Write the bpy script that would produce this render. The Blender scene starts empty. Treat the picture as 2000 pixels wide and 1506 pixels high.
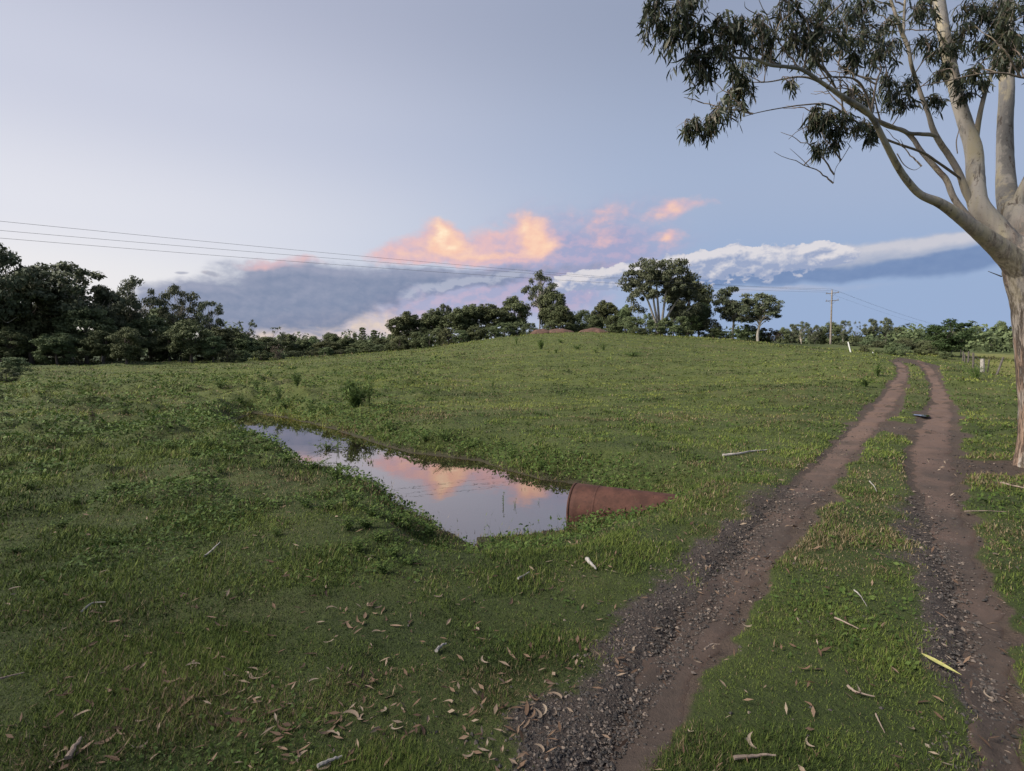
import bpy, math, random
import numpy as np
from mathutils import Vector

rng = np.random.default_rng(11)
random.seed(11)
scene = bpy.context.scene
COL = scene.collection
R = math.radians

# ------------------------------------------------------------------ camera
F = 1050.0                     # focal length in photo pixels (photo 2000 x 1506)
CX, CY = 1000.0, 753.0
HZ = 703.0                     # eye level row
CAMH = 1.65
PITCH = math.atan((CY - HZ) / F)
cam_d = bpy.data.cameras.new('camera')
cam_d.sensor_width = 36.0
cam_d.lens = 36.0 * F / 2000.0
cam_d.clip_start = 0.05
cam_d.clip_end = 12000
cam = bpy.data.objects.new('camera', cam_d)
COL.objects.link(cam)
cam.location = (0, 0, CAMH)
cam.rotation_euler = (math.pi / 2 - PITCH, 0, 0)
scene.camera = cam

# ------------------------------------------------------------------ exposure
scene.view_settings.view_transform = 'Standard'
scene.view_settings.look = 'None'
scene.view_settings.gamma = 1
scene.view_settings.use_curve_mapping = False
EXPOSURE = 1.55
scene.view_settings.exposure = EXPOSURE
scene.cycles.use_denoising = True
scene.cycles.denoising_prefilter = 'ACCURATE'
scene.cycles.max_bounces = 5
scene.cycles.diffuse_bounces = 3
scene.cycles.glossy_bounces = 3
scene.cycles.transmission_bounces = 2
scene.cycles.transparent_max_bounces = 4
scene.cycles.sample_clamp_indirect = 4.0

# ------------------------------------------------------------------ sun (last glow of dusk, from the left)
SUN_AZ, SUN_EL = R(-105), R(38)
sun_d = bpy.data.lights.new('sun', 'SUN')
sun_d.energy = 2.6
sun_d.angle = R(35)
sun_d.color = (1.0, 0.93, 0.84)
sun = bpy.data.objects.new('sun', sun_d)
COL.objects.link(sun)
sdir = Vector((math.sin(SUN_AZ) * math.cos(SUN_EL), math.cos(SUN_AZ) * math.cos(SUN_EL), math.sin(SUN_EL)))
sun.rotation_euler = sdir.to_track_quat('Z', 'Y').to_euler()
sun.location = (-30, -10, 40)


# ------------------------------------------------------------------ node helper
class NB:
    def __init__(self, tree):
        self.t = tree; self.n = tree.nodes; self.l = tree.links

    def node(self, typ, **kw):
        nd = self.n.new(typ)
        for k, v in kw.items():
            setattr(nd, k, v)
        return nd

    def put(self, sock, v):
        if isinstance(v, bpy.types.NodeSocket):
            self.l.new(v, sock)
        else:
            if sock.type == 'RGBA' and len(v) == 3:
                v = (*v, 1.0)
            sock.default_value = v

    def m(self, op, *a, clamp=False):
        nd = self.node('ShaderNodeMath', operation=op, use_clamp=clamp)
        for i, v in enumerate(a):
            self.put(nd.inputs[i], v)
        return nd.outputs[0]

    def v(self, op, *a, out=0):
        nd = self.node('ShaderNodeVectorMath', operation=op)
        for i, x in enumerate(a):
            self.put(nd.inputs[i], x)
        return nd.outputs[out]

    def scale(self, vec, s):
        nd = self.node('ShaderNodeVectorMath', operation='SCALE')
        self.put(nd.inputs[0], vec); self.put(nd.inputs['Scale'], s)
        return nd.outputs[0]

    def mix(self, f, a, b, blend='MIX'):
        nd = self.node('ShaderNodeMix', data_type='RGBA', blend_type=blend)
        nd.clamp_factor = True
        self.put(nd.inputs[0], f); self.put(nd.inputs[6], a); self.put(nd.inputs[7], b)
        return nd.outputs[2]

    def sstep(self, x, lo, hi, o0=0.0, o1=1.0):
        nd = self.node('ShaderNodeMapRange', interpolation_type='SMOOTHSTEP')
        self.put(nd.inputs[0], x); self.put(nd.inputs[1], lo); self.put(nd.inputs[2], hi)
        self.put(nd.inputs[3], o0); self.put(nd.inputs[4], o1)
        return nd.outputs[0]

    def noise(self, vec, scale, detail=4, rough=0.55, dist=0.0, dims='3D', out=0):
        nd = self.node('ShaderNodeTexNoise', noise_dimensions=dims)
        if vec is not None:
            self.put(nd.inputs['Vector'], vec)
        nd.inputs['Scale'].default_value = scale
        nd.inputs['Detail'].default_value = detail
        nd.inputs['Roughness'].default_value = rough
        nd.inputs['Distortion'].default_value = dist
        return nd.outputs[out]

    def ramp(self, f, stops, interp='EASE'):
        nd = self.node('ShaderNodeValToRGB')
        nd.color_ramp.interpolation = interp
        e = nd.color_ramp.elements
        while len(e) < len(stops):
            e.new(0.5)
        for el, (p, c) in zip(e, stops):
            el.position = p; el.color = (*c, 1)
        self.put(nd.inputs[0], f)
        return nd.outputs[0]

    def attr(self, name, out=2):
        nd = self.node('ShaderNodeAttribute', attribute_name=name)
        return nd.outputs[out]


def lin(r, g, b):
    f = lambda c: (c / 255 / 12.92) if c / 255 <= 0.04045 else ((c / 255 + 0.055) / 1.055) ** 2.4
    return (f(r), f(g), f(b))


# pixel -> direction / azimuth, elevation / point at depth
CA, SA = math.cos(PITCH), math.sin(PITCH)


def pdir(px, py):
    dx, dy = (px - CX) / F, (CY - py) / F
    return np.array([dx, CA + dy * SA, -SA + dy * CA])


def azel(px, py):
    d = pdir(px, py)
    d = d / np.linalg.norm(d)
    return math.atan2(d[0], d[1]), math.asin(d[2])


def at(px, py, Y):
    d = pdir(px, py)
    t = Y / d[1]
    return np.array([d[0] * t, Y, CAMH + d[2] * t])


# ------------------------------------------------------------------ world: dusk sky with cloud banks (all in sky directions)
def build_world():
    w = bpy.data.worlds.new('World')
    scene.world = w
    w.use_nodes = True
    nt = w.node_tree
    nt.nodes.clear()
    b = NB(nt)
    STR = 1.0 / (2 ** EXPOSURE) * 0.92

    def coords():
        tc = b.node('ShaderNodeTexCoord')
        sep = b.node('ShaderNodeSeparateXYZ'); b.l.new(tc.outputs['Generated'], sep.inputs[0])
        az = b.m('ARCTAN2', sep.outputs[0], sep.outputs[1])
        el = b.m('ARCSINE', b.m('MINIMUM', b.m('MAXIMUM', sep.outputs[2], -1.0), 1.0))
        comb = b.node('ShaderNodeCombineXYZ')
        b.l.new(az, comb.inputs[0]); b.l.new(el, comb.inputs[1])
        return az, el, comb.outputs[0]

    def clear_sky(az, el):
        ef = b.m('DIVIDE', b.m('MAXIMUM', el, 0.0), math.pi / 2)
        E = lambda deg: deg / 90.0
        blue = b.ramp(ef, [(0, lin(160, 182, 218)), (E(7), lin(160, 182, 217)), (E(16), lin(170, 186, 215)),
                           (E(33), lin(153, 165, 191)), (E(60), lin(122, 138, 172)), (1, lin(108, 126, 162))])
        glow = b.ramp(ef, [(0, lin(252, 240, 222)), (E(6), lin(250, 247, 247)), (E(12), lin(236, 237, 246)),
                           (E(22), lin(212, 216, 233)), (E(33), lin(190, 195, 216)), (E(60), lin(132, 146, 180)), (1, lin(108, 126, 162))])
        c = b.m('COSINE', b.m('SUBTRACT', az, R(-75)))
        col = b.mix(b.sstep(c, -0.15, 0.97), blue, glow)
        return b.mix(b.sstep(el, -0.06, -0.005), lin(90, 100, 80), col)

    # ---- plain sky
    az, el, P = coords()
    bgA = b.node('ShaderNodeBackground'); b.put(bgA.inputs[0], clear_sky(az, el)); bgA.inputs[1].default_value = STR
    # ---- the cloudy band of sky (clouds fade to nothing inside its borders, so the plain sky takes over seamlessly)
    az2, el2, P = coords()
    col = clear_sky(az2, el2)
    wn = b.noise(b.v('MULTIPLY', P, (1, 1.4, 1)), 17, 3, 0.5, out=1)
    wv = b.v('SUBTRACT', wn, (0.5, 0.5, 0.5))
    billow = lambda vec: b.m('SUBTRACT', b.noise(vec, 40, 6, 0.58, 0.2), 0.5)
    P_st = b.v('MULTIPLY', P, (1, 1.5, 1))
    nA = billow(P_st)
    nA2 = billow(b.v('ADD', P_st, (-0.006, 0.013, 0)))
    dN = b.m('SUBTRACT', nA, nA2)
    nB = b.m('SUBTRACT', b.noise(b.v('MULTIPLY', P, (1, 2.1, 1)), 13, 5, 0.6, 0.4), 0.5)

    def field(vec, blobs):
        acc = None
        for (px, py, rx, ry, wgt) in blobs:
            a0, e0 = azel(px, py)
            a1, _ = azel(px + rx, py)
            _, e1 = azel(px, py - ry)
            sx, sy = 1 / max(1e-4, a1 - a0), 1 / max(1e-4, e1 - e0)
            nd = b.node('ShaderNodeVectorMath', operation='MULTIPLY_ADD')
            b.put(nd.inputs[0], vec); nd.inputs[1].default_value = (sx, sy, 0); nd.inputs[2].default_value = (-a0 * sx, -e0 * sy, 0)
            q = nd.outputs[0]
            r2 = b.v('DOT_PRODUCT', q, q, out=1)
            # compact bump: max(0, 1 - r2/3)^3 (like a gaussian, exactly zero outside)
            t = b.m('MAXIMUM', b.m('MULTIPLY_ADD', r2, -1 / 3.0, 1.0), 0.0)
            ex = b.m('MULTIPLY', b.m('POWER', t, 3.0), wgt)
            acc = ex if acc is None else b.m('ADD', acc, ex)
        return acc

    def warp(kx, ky):
        return b.v('ADD', P, b.v('MULTIPLY', wv, (kx, ky, 0)))

    def layer(col, blobs, lo, hi, aA, aB, shade, lit, alpha=1.0, kw=0.02, lgain=5.0, stops=None, top=0.0, lbias=0.35, nmix=0.0):
        Pw = warp(kw * 1.6, kw)
        S = b.m('MINIMUM', field(Pw, blobs), 1.3)
        D = b.m('ADD', S, b.m('ADD', b.m('MULTIPLY', nA, aA), b.m('MULTIPLY', nB, aB)))
        # keep the noise from showing where there is no cloud body
        A = b.m('MULTIPLY', b.m('MULTIPLY', b.sstep(D, lo, hi), b.sstep(S, 0.02, 0.25)), alpha)
        L = b.m('MULTIPLY_ADD', dN, lgain, lbias)
        if nmix:
            L = b.m('ADD', L, b.m('MULTIPLY', nB, nmix))
        if top:
            S2 = b.m('MINIMUM', field(b.v('ADD', Pw, (-0.006, 0.012, 0)), blobs), 1.3)
            L = b.m('ADD', L, b.m('MULTIPLY', b.m('SUBTRACT', S, S2), top))
        if stops is not None:
            L = b.m('ADD', L, b.m('ADD', b.m('MULTIPLY', S, 0.42), b.m('MULTIPLY', nA, 0.9)))
            cc = b.ramp(L, stops, 'LINEAR')
        else:
            cc = b.mix(b.m('MAXIMUM', b.m('MINIMUM', L, 1.0), 0.0), shade, lit)
        return b.mix(A, col, cc)

    # pale peach opening low in the middle, and the lavender veil to its right
    col = layer(col, [(640, 640, 170, 30, 1.0), (760, 620, 120, 36, .8), (540, 665, 140, 22, .8)], 0.0, 1.1, 0.2, 0.8,
                lin(216, 202, 206), lin(238, 216, 200), 0.85)
    col = layer(col, [(960, 580, 210, 50, 1.0), (820, 600, 120, 34, .8), (1080, 560, 150, 60, .8), (1150, 460, 200, 75, .8), (1120, 505, 190, 45, .9)],
                0.0, 1.2, 0.2, 0.9, lin(166, 167, 204), lin(194, 175, 204), 0.75)
    # wide blue-grey rain bank left of centre
    col = layer(col, [(360, 588, 100, 36, 1.0), (440, 592, 110, 46, 1.1), (560, 582, 140, 58, 1.1), (660, 575, 120, 54, 1.1),
                      (750, 552, 90, 38, 1.0), (310, 575, 60, 28, .8), (590, 536, 130, 26, 1.0), (860, 538, 130, 20, .9), (500, 628, 170, 36, .9),
                      (980, 540, 150, 15, .8), (1120, 520, 110, 12, .6)],
                0.05, 1.15, 0.8, 1.7, lin(124, 139, 170), lin(154, 161, 186), 0.92, lgain=1.3, kw=0.03, lbias=0.28, top=0.8, nmix=0.9)
    # soft rolled ridge crossing it
    col = layer(col, [(800, 577, 24, 11, 1), (845, 563, 36, 12, 1), (895, 552, 46, 12, 1), (955, 545, 52, 11, .9), (1015, 538, 50, 9, .7)],
                0.15, 0.9, 1.2, 0.4, lin(140, 151, 182), lin(184, 190, 210), 0.85, lgain=4.0, top=1.0)
    # blue shadowed base of the long bank on the right
    col = layer(col, [(1330, 552, 90, 12, .7), (1430, 545, 120, 17, 1), (1560, 537, 130, 20, 1), (1690, 526, 130, 23, 1), (1820, 512, 120, 25, 1),
                      (1930, 498, 110, 28, 1), (2050, 480, 130, 32, 1)],
                0.1, 1.0, 0.25, 0.5, lin(118, 143, 186), lin(134, 157, 196), 0.95, lgain=1.0)
    col = layer(col, [(1440, 566, 70, 7, .8), (1530, 562, 80, 7, .8), (1400, 580, 90, 10, .6), (1650, 560, 120, 9, .5)], 0.1, 1.1, 0.5, 0.9, lin(184, 190, 212), lin(204, 202, 216), 0.6, lgain=1.0)
    # white cumulus heads above it
    col = layer(col, [(1600, 506, 90, 24, .8), (1690, 496, 100, 24, .95), (1780, 484, 100, 21, .95), (1870, 468, 90, 17, .9), (1960, 452, 100, 16, .8)],
                0.15, 0.85, 0.5, 0.5, lin(176, 185, 207), lin(212, 211, 220), 0.92, lgain=1.0, top=0.7, lbias=0.35)
    heads = [(1140, 552, 60, 20, .8), (1230, 542, 75, 26, .8), (1330, 528, 85, 32, .8), (1430, 518, 85, 36, .8), (1530, 512, 85, 32, .8), (1610, 506, 70, 24, .7)]
    gh = np.random.default_rng(3)
    tx = [1085, 1150, 1230, 1330, 1400, 1430, 1480, 1540, 1575, 1640, 1700]
    ty = [549, 536, 522, 507, 494, 486, 496, 491, 483, 487, 486]
    xx = 1090.0
    while xx < 1680:
        r = 8 + 11 * gh.random()
        heads.append((xx, float(np.interp(xx, tx, ty)) + r * .35 + 9 * (gh.random() - .5), r, r * .95, .85))
        xx += r * 1.15
    col = layer(col, heads, 0.34, 0.52, 2.6, 0.3, lin(160, 173, 204), lin(232, 228, 232), 0.93, lgain=3.0, top=0.7, kw=0.012, lbias=0.34, nmix=0.5)
    # sunlit orange and pink heads
    col = layer(col, [(540, 512, 55, 10, .8), (600, 506, 40, 8, .6), (500, 520, 36, 10, .7), (755, 499, 46, 15, .9), (800, 490, 46, 22, .9), (850, 474, 42, 36, 1.0), (872, 460, 30, 32, 1.0),
                      (910, 488, 60, 28, 1.0), (965, 476, 52, 36, .9), (1030, 450, 46, 34, 1.0), (1054, 474, 40, 34, 1.1), (1000, 490, 66, 26, 1.0),
                      (930, 507, 140, 12, .9), (1160, 448, 30, 30, .55), (1195, 414, 36, 20, .6), (1185, 472, 20, 14, .6),
                      (1288, 424, 40, 16, .75), (1325, 404, 44, 16, .75), (1368, 392, 34, 12, .6), (1298, 468, 28, 15, .9), (1325, 460, 34, 12, .5), (1120, 412, 30, 18, .4)],
                0.02, 1.15, 0.7, 1.5, lin(216, 190, 206), lin(250, 202, 196), 0.92, lgain=1.6, kw=0.038, lbias=0.45, nmix=0.9)
    col = layer(col, [(866, 456, 26, 32, 1.0), (885, 482, 46, 20, .9), (845, 488, 40, 14, .6), (1036, 452, 34, 32, 1.0), (1052, 482, 34, 24, 1.0), (985, 500, 46, 9, .8), (915, 504, 60, 8, .6),
                      (1318, 408, 20, 9, .6), (1298, 467, 14, 9, .8), (1290, 424, 18, 8, .5), (790, 498, 34, 8, .5)],
                0.05, 1.1, 0.6, 1.0, lin(257, 203, 182), lin(264, 226, 194), 0.90, lgain=1.6, kw=0.030, lbias=0.5, nmix=1.0)
    col = layer(col, [(862, 458, 14, 22, 1.0), (872, 482, 26, 8, .7), (1028, 450, 14, 18, .6)], 0.1, 1.2, 0.5, 0.6, lin(266, 236, 204), lin(268, 252, 220), 0.85, kw=0.024)
    # small dark scraps by the left of the bank and a faint wisp high up
    col = layer(col, [(355, 533, 13, 4, 1), (410, 535, 22, 5, 1), (610, 640, 26, 4, 1), (670, 644, 32, 4, .9)], 0.2, 0.9, 1.2, 0.3,
                lin(160, 165, 185), lin(190, 182, 190), 0.7)
    bgB = b.node('ShaderNodeBackground'); b.put(bgB.inputs[0], col); bgB.inputs[1].default_value = STR
    inb = b.m('MULTIPLY', b.m('MULTIPLY', b.m('GREATER_THAN', el, -0.02), b.m('LESS_THAN', el, 0.42)),
              b.m('MULTIPLY', b.m('GREATER_THAN', az, -0.95), b.m('LESS_THAN', az, 1.1)))
    mx = b.node('ShaderNodeMixShader')
    b.l.new(inb, mx.inputs[0]); b.l.new(bgA.outputs[0], mx.inputs[1]); b.l.new(bgB.outputs[0], mx.inputs[2])
    out = b.node('ShaderNodeOutputWorld')
    b.l.new(mx.outputs[0], out.inputs[0])
    w.cycles.sampling_method = 'MANUAL'
    w.cycles.sample_map_resolution = 512


build_world()


# ------------------------------------------------------------------ numpy helpers
def vnoise(x, y, seed=0):
    xi = np.floor(x).astype(np.int64); yi = np.floor(y).astype(np.int64)
    xf = x - xi; yf = y - yi
    u = xf * xf * (3 - 2 * xf); v = yf * yf * (3 - 2 * yf)

    def h(a, b):
        n = (a * 374761393 + b * 668265263 + seed * 974634777) & 0x7fffffff
        n = ((n ^ (n >> 13)) * 1274126177) & 0x7fffffff
        return ((n ^ (n >> 16)) & 0xffff) / 65535.0
    return (h(xi, yi) * (1 - u) + h(xi + 1, yi) * u) * (1 - v) + (h(xi, yi + 1) * (1 - u) + h(xi + 1, yi + 1) * u) * v


def fbm(x, y, seed=0, octv=4, gain=0.5):
    s = 0; a = 1; t = 0
    for o in range(octv):
        s = s + a * vnoise(x * 2 ** o + 17.3 * o, y * 2 ** o - 9.1 * o, seed + o); t += a; a *= gain
    return s / t


def smooth(x, a, b):
    t = np.clip((x - a) / (b - a), 0, 1)
    return t * t * (3 - 2 * t)


def mesh(name, V, faces, attrs=None, smooth_shade=False, mats=()):
    """faces: list of int arrays (n,3) or (n,4)."""
    V = np.asarray(V, dtype=np.float32)
    me = bpy.data.meshes.new(name)
    if not isinstance(faces, (list, tuple)):
        faces = [faces]
    faces = [np.asarray(f, dtype=np.int32) for f in faces if len(f)]
    tot = np.concatenate([np.full(len(f), f.shape[1], dtype=np.int32) for f in faces])
    loops = np.concatenate([f.ravel() for f in faces])
    start = np.concatenate([[0], np.cumsum(tot)[:-1]]).astype(np.int32)
    me.vertices.add(len(V)); me.vertices.foreach_set('co', V.ravel())
    me.loops.add(len(loops)); me.loops.foreach_set('vertex_index', loops)
    me.polygons.add(len(tot)); me.polygons.foreach_set('loop_start', start)
    me.polygons.foreach_set('use_smooth', np.full(len(tot), bool(smooth_shade)))
    for k, a in (attrs or {}).items():
        at_ = me.attributes.new(k, 'FLOAT', 'POINT')
        at_.data.foreach_set('value', np.asarray(a, dtype=np.float32))
    me.update(calc_edges=True)
    for m in mats:
        me.materials.append(m)
    return me


def link(name, me, parent=None, label=None, cat=None, group=None, kind=None, loc=None):
    o = bpy.data.objects.new(name, me)
    COL.objects.link(o)
    if parent is not None:
        o.parent = parent
    if loc is not None:
        o.location = loc
    tag(o, label, cat, group, kind)
    return o


def tag(o, label=None, cat=None, group=None, kind=None):
    if label: o['label'] = label
    if cat: o['category'] = cat
    if group: o['group'] = group
    if kind: o['kind'] = kind
    return o


def thing(name, loc, label, cat, group=None, rz=0.0, sc=(1, 1, 1)):
    o = bpy.data.objects.new(name, None)
    COL.objects.link(o)
    o.empty_display_size = 0.2
    o.location = loc; o.rotation_euler = (0, 0, rz); o.scale = sc
    return tag(o, label, cat, group)


def copy_tree(o, parent=None):
    c = o.copy(); COL.objects.link(c)
    if parent is not None:
        c.parent = parent
    for ch in o.children:
        copy_tree(ch, c)
    return c


# ------------------------------------------------------------------ the ditch outline (on the water plane)
ZW = -0.50


def on_plane(px, py, z):
    d = pdir(px, py); t = (z - CAMH) / d[2]
    return np.array([d[0] * t, d[1] * t])


far_px = [(1118, 944), (1060, 935), (985, 917), (930, 900), (850, 890), (800, 885), (720, 860), (640, 835), (560, 816), (492, 806)]
near_px = [(488, 808), (545, 828), (600, 851), (640, 885), (700, 925), (760, 955), (830, 995), (890, 1030)]
end_px = [(935, 1047), (1000, 1043), (1060, 1036), (1105, 1031), (1150, 1018), (1195, 1003)]
poly = [on_plane(x, y, ZW) for x, y in far_px]
for k, (x, y) in enumerate(near_px):
    p = on_plane(x, y, -0.10)
    off = [-1.0, -.9, -.7, -.2, .15, .35, .42, .4][k]
    poly.append(p + np.array([0.62, 0.78]) * off)
poly += [on_plane(x, y, ZW + 0.02) for x, y in end_px]
poly.append(np.array([1.75, 7.6]))
POLY = np.array(poly)


def poly_sd(x, y):
    """signed distance to the water outline, negative inside; x,y 1d arrays"""
    best = np.full(x.shape, 1e9); inside = np.zeros(x.shape, bool)
    n = len(POLY)
    for i in range(n):
        ax, ay = POLY[i]; bx, by = POLY[(i + 1) % n]
        ex, ey = bx - ax, by - ay
        t = np.clip(((x - ax) * ex + (y - ay) * ey) / (ex * ex + ey * ey), 0, 1)
        best = np.minimum(best, np.hypot(x - ax - t * ex, y - ay - t * ey))
        c = ((ay > y) != (by > y)) & (x < (bx - ax) * (y - ay) / (by - ay + 1e-12) + ax)
        inside ^= c
    return np.where(inside, -best, best)


# wheel ruts in photo pixels: row, left edge, right edge
RUT_L = [(1640, 985, 1180), (1506, 1095, 1275), (1400, 1170, 1335), (1300, 1243, 1400), (1200, 1318, 1462), (1100, 1395, 1520), (1000, 1485, 1592), (950, 1535, 1628),
         (900, 1585, 1666), (850, 1640, 1712), (800, 1694, 1752), (770, 1722, 1768), (745, 1740, 1776), (728, 1752, 1777), (715, 1752, 1771), (706, 1742, 1758)]
RUT_R = [(1640, 1910, 2110), (1506, 1900, 2062), (1400, 1890, 2030), (1300, 1872, 1998), (1200, 1852, 1965), (1100, 1828, 1932), (1000, 1795, 1898), (950, 1776, 1884),
         (900, 1766, 1874), (850, 1772, 1872), (815, 1796, 1872), (785, 1812, 1862), (755, 1815, 1847), (735, 1811, 1835), (718, 1802, 1820), (706, 1788, 1803)]

# ------------------------------------------------------------------ terrain: smooth interpolation through surveyed points
ctrl = []


def cp(px, py, d):
    p = at(px, py, d); ctrl.append((p[0], p[1], p[2]))


for a in [(1150, 650, 88), (1050, 653, 86), (950, 664, 84), (880, 676, 82), (780, 688, 80), (650, 699, 78), (1250, 654, 88), (1350, 658, 88),
          (1450, 665, 88), (1540, 675, 85), (1600, 682, 78), (1623, 674, 108), (1660, 690, 52), (1720, 694, 42), (1100, 672, 65), (1100, 703, 46), (1100, 759, 26),
          (900, 688, 62), (900, 712, 45), (900, 762, 26), (700, 722, 45), (700, 765, 25), (700, 703, 64), (1300, 675, 66), (1300, 706, 45), (1300, 757, 26),
          (1500, 690, 65), (1500, 709, 45), (1500, 753, 26), (300, 741, 40), (300, 712, 60), (300, 704.5, 76), (0, 743, 40), (0, 714, 60), (0, 706, 76),
          (150, 705, 90), (500, 733, 45), (500, 713, 62), (480, 702, 90), (1745, 790, 18.3), (1760, 735, 26), (1770, 708, 36), (1870, 700, 66), (1960, 745, 36),
          (1960, 716, 60), (1960, 694, 100), (1880, 800, 17.2), (1800, 692, 75), (1620, 760, 21), (1780, 690, 110), (1900, 688, 140)]:
    cp(*a)
for x, y, z in [(0, 0, 0), (3, 3, 0), (-3, 3, 0), (0, 6, -.02), (-6, 6, 0.02), (6, 6, 0), (0, 12, -.05), (-6, 12, 0), (6, 12, 0.02), (12, 10, .05), (-12, 12, .03), (-14, 20, 0.02),
                (3, 18, 0.02), (12, 17, .1), (-5, 22, 0.0), (-9, 22, -.15), (0, -6, .05), (-8, -4, .1), (8, -4, .1), (20, 8, .2), (-20, 8, .1), (25, 20, .1), (-30, 22, .1),
                (0, -30, .3), (-40, -10, .4), (40, -10, .5), (0, -90, 1), (-90, -40, 1.2), (90, -40, 1.5), (-90, 40, 1.4), (80, 40, .6), (60, 10, .4),
                (-110, 110, 2), (0, 130, 4.2), (-50, 130, 2.2), (50, 140, 4), (120, 120, 2.8), (-60, 200, 2.5), (0, 210, 3.5), (90, 210, 3.5), (200, 200, 4), (-200, 150, 4),
                (0, 320, 4), (-200, 300, 5), (250, 330, 5), (-250, -100, 3), (250, -100, 3), (0, -250, 3)]:
    ctrl.append((x, y, z))
ctrl = np.array(ctrl)
KC = 4.0


def _phi(r2):
    return np.sqrt(r2 + KC * KC)


_A = _phi((ctrl[:, None, 0] - ctrl[None, :, 0]) ** 2 + (ctrl[:, None, 1] - ctrl[None, :, 1]) ** 2)
_n = len(ctrl)
_M = np.zeros((_n + 1, _n + 1)); _M[:_n, :_n] = _A + np.eye(_n) * -0.02; _M[:_n, _n] = 1; _M[_n, :_n] = 1
_W = np.linalg.solve(_M, np.concatenate([ctrl[:, 2], [0]]))


def base_h(x, y):
    out = np.zeros(x.shape) + _W[_n]
    for i in range(_n):
        out += _W[i] * _phi((x - ctrl[i, 0]) ** 2 + (y - ctrl[i, 1]) ** 2)
    return out


def seg_bank(x, y):
    # width of the bank slope: steep on the near side, gentle on the far side
    side = (x - (-4.8)) * 0.76 + (y - 13.2) * 0.65     # >0 far side
    w = np.exp(-((x - .3) / 1.5) ** 2 - ((y - 5.9) / 1.5) ** 2)
    return np.where(side > 0, 1.25, 0.62) * (1 - w) + 2.1 * w


def height(x, y, detail=True):
    x = np.asarray(x, float); y = np.asarray(y, float)
    sh = x.shape; x = x.ravel(); y = y.ravel()
    r = np.hypot(x, y)
    near = np.clip((420 - r) / 100, 0, 1)
    z = np.empty(x.shape)
    m = near > 0
    zb = np.full(x.shape, 4.0)
    if m.any():
        zb[m] = base_h(x[m], y[m])
    zf = 4.0 + 34 * np.exp(-(((x - 720) / 330) ** 2 + ((y - 700) / 200) ** 2)) + 16 * np.exp(-(((x - 420) / 160) ** 2 + ((y - 560) / 120) ** 2)) \
        + 26 * smooth(r, 900, 1900) * (0.4 + 0.8 * vnoise(x / 600.0, y / 600.0, 5))
    z = zb * near + zf * (1 - near)
    if detail:
        z += 0.10 * (fbm(x / 3.1, y / 3.1, 3, 3) - 0.5) * smooth(r, 1, 8) + 0.05 * (fbm(x / 0.7, y / 0.7, 9, 3) - 0.5)
        tus = fbm(x / 1.6 + 40, y / 1.1, 21, 3)
        z += 0.13 * smooth(tus, 0.52, 0.78) * smooth(r, 14, 30)
        z += 0.07 * smooth(fbm(x / 1.0 + 9, y / .45, 23, 2), .5, .75) * smooth(r, 9, 16) * (1 - smooth(r, 60, 90))
        # rougher ground left of the ditch
        lm = smooth(-x + 0.35 * y * 0, 1.0, 7.0) * smooth(r, 5, 9) * (1 - smooth(r, 40, 60))
        z += lm * (0.18 * smooth(fbm(x / 1.3, y / 1.3, 31, 3), 0.48, 0.78) + 0.12 * smooth(fbm(x / .55, y / .5, 33, 2), .52, .78))
    # the ditch
    k = (np.abs(x + 3) < 16) & (y > 3) & (y < 32)
    if k.any():
        xx, yy = x[k], y[k]
        sd = poly_sd(xx, yy) + 0.16 * (fbm(xx / 0.55, yy / 0.55, 71, 3) - 0.5)
        bw = seg_bank(xx, yy) * (0.8 + 0.5 * vnoise(xx / 0.9, yy / 0.9, 8))
        zb2 = z[k]
        up = ZW + 0.02 + (zb2 - ZW - 0.02) * smooth(sd, -0.02, bw)
        dn = ZW - 0.35 * smooth(-sd, -0.03, 0.7)
        z[k] = np.where(sd > 0, up, np.minimum(dn, ZW - 0.0) + 0.0)
    # shallow gully crossing the field further back, left of centre
    gx, gy = x, y
    gl = np.abs((gy - (47 + 2.5 * np.sin(gx / 7.0))) )
    gm = smooth(gx, -34, -26) * (1 - smooth(gx, -17, -12))
    z -= 0.55 * gm * np.exp(-(gl / 1.4) ** 2)
    z += 0.22 * gm * np.exp(-((gy - (49.6 + 2.5 * np.sin(gx / 7.0))) / 1.2) ** 2)
    # earth covering the culvert
    s = (x - 1.0) * 0.91 + (y - 7.35) * -0.41
    q = (x - 1.0) * 0.41 + (y - 7.35) * 0.91
    z += 0.10 * smooth(s, 0.9, 1.7) * np.exp(-(q / 0.7) ** 2) * (1 - smooth(s, 2.2, 3.5))
    return z.reshape(sh)


def height1(x, y):
    return float(height(np.array([x]), np.array([y]))[0])


def ground_many(pxs, pys):
    """where the rays through these pixels meet the ground"""
    pxs = np.asarray(pxs, float); pys = np.asarray(pys, float)
    dx = (pxs - CX) / F; dyu = (CY - pys) / F
    D = np.stack([dx, CA + dyu * SA, -SA + dyu * CA], 1)
    ts = np.concatenate([np.linspace(1.0, 12, 70), np.geomspace(12.2, 140, 150)])
    X = D[:, None, 0] * ts; Y = D[:, None, 1] * ts; Z = CAMH + D[:, None, 2] * ts
    h = height(X, Y, detail=False)
    below = Z < h
    i = np.where(below.any(1), below.argmax(1), len(ts) - 1)
    i = np.maximum(i, 1)
    ar = np.arange(len(pxs))
    a = (Z - h)[ar, i - 1]; b = (Z - h)[ar, i]
    f = np.clip(a / (a - b + 1e-9), 0, 1)
    t = ts[i - 1] + (ts[i] - ts[i - 1]) * f
    P = D * t[:, None]
    P[:, 2] += CAMH
    return P


def ground_at(px, py):
    return ground_many([px], [py])[0]


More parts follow.
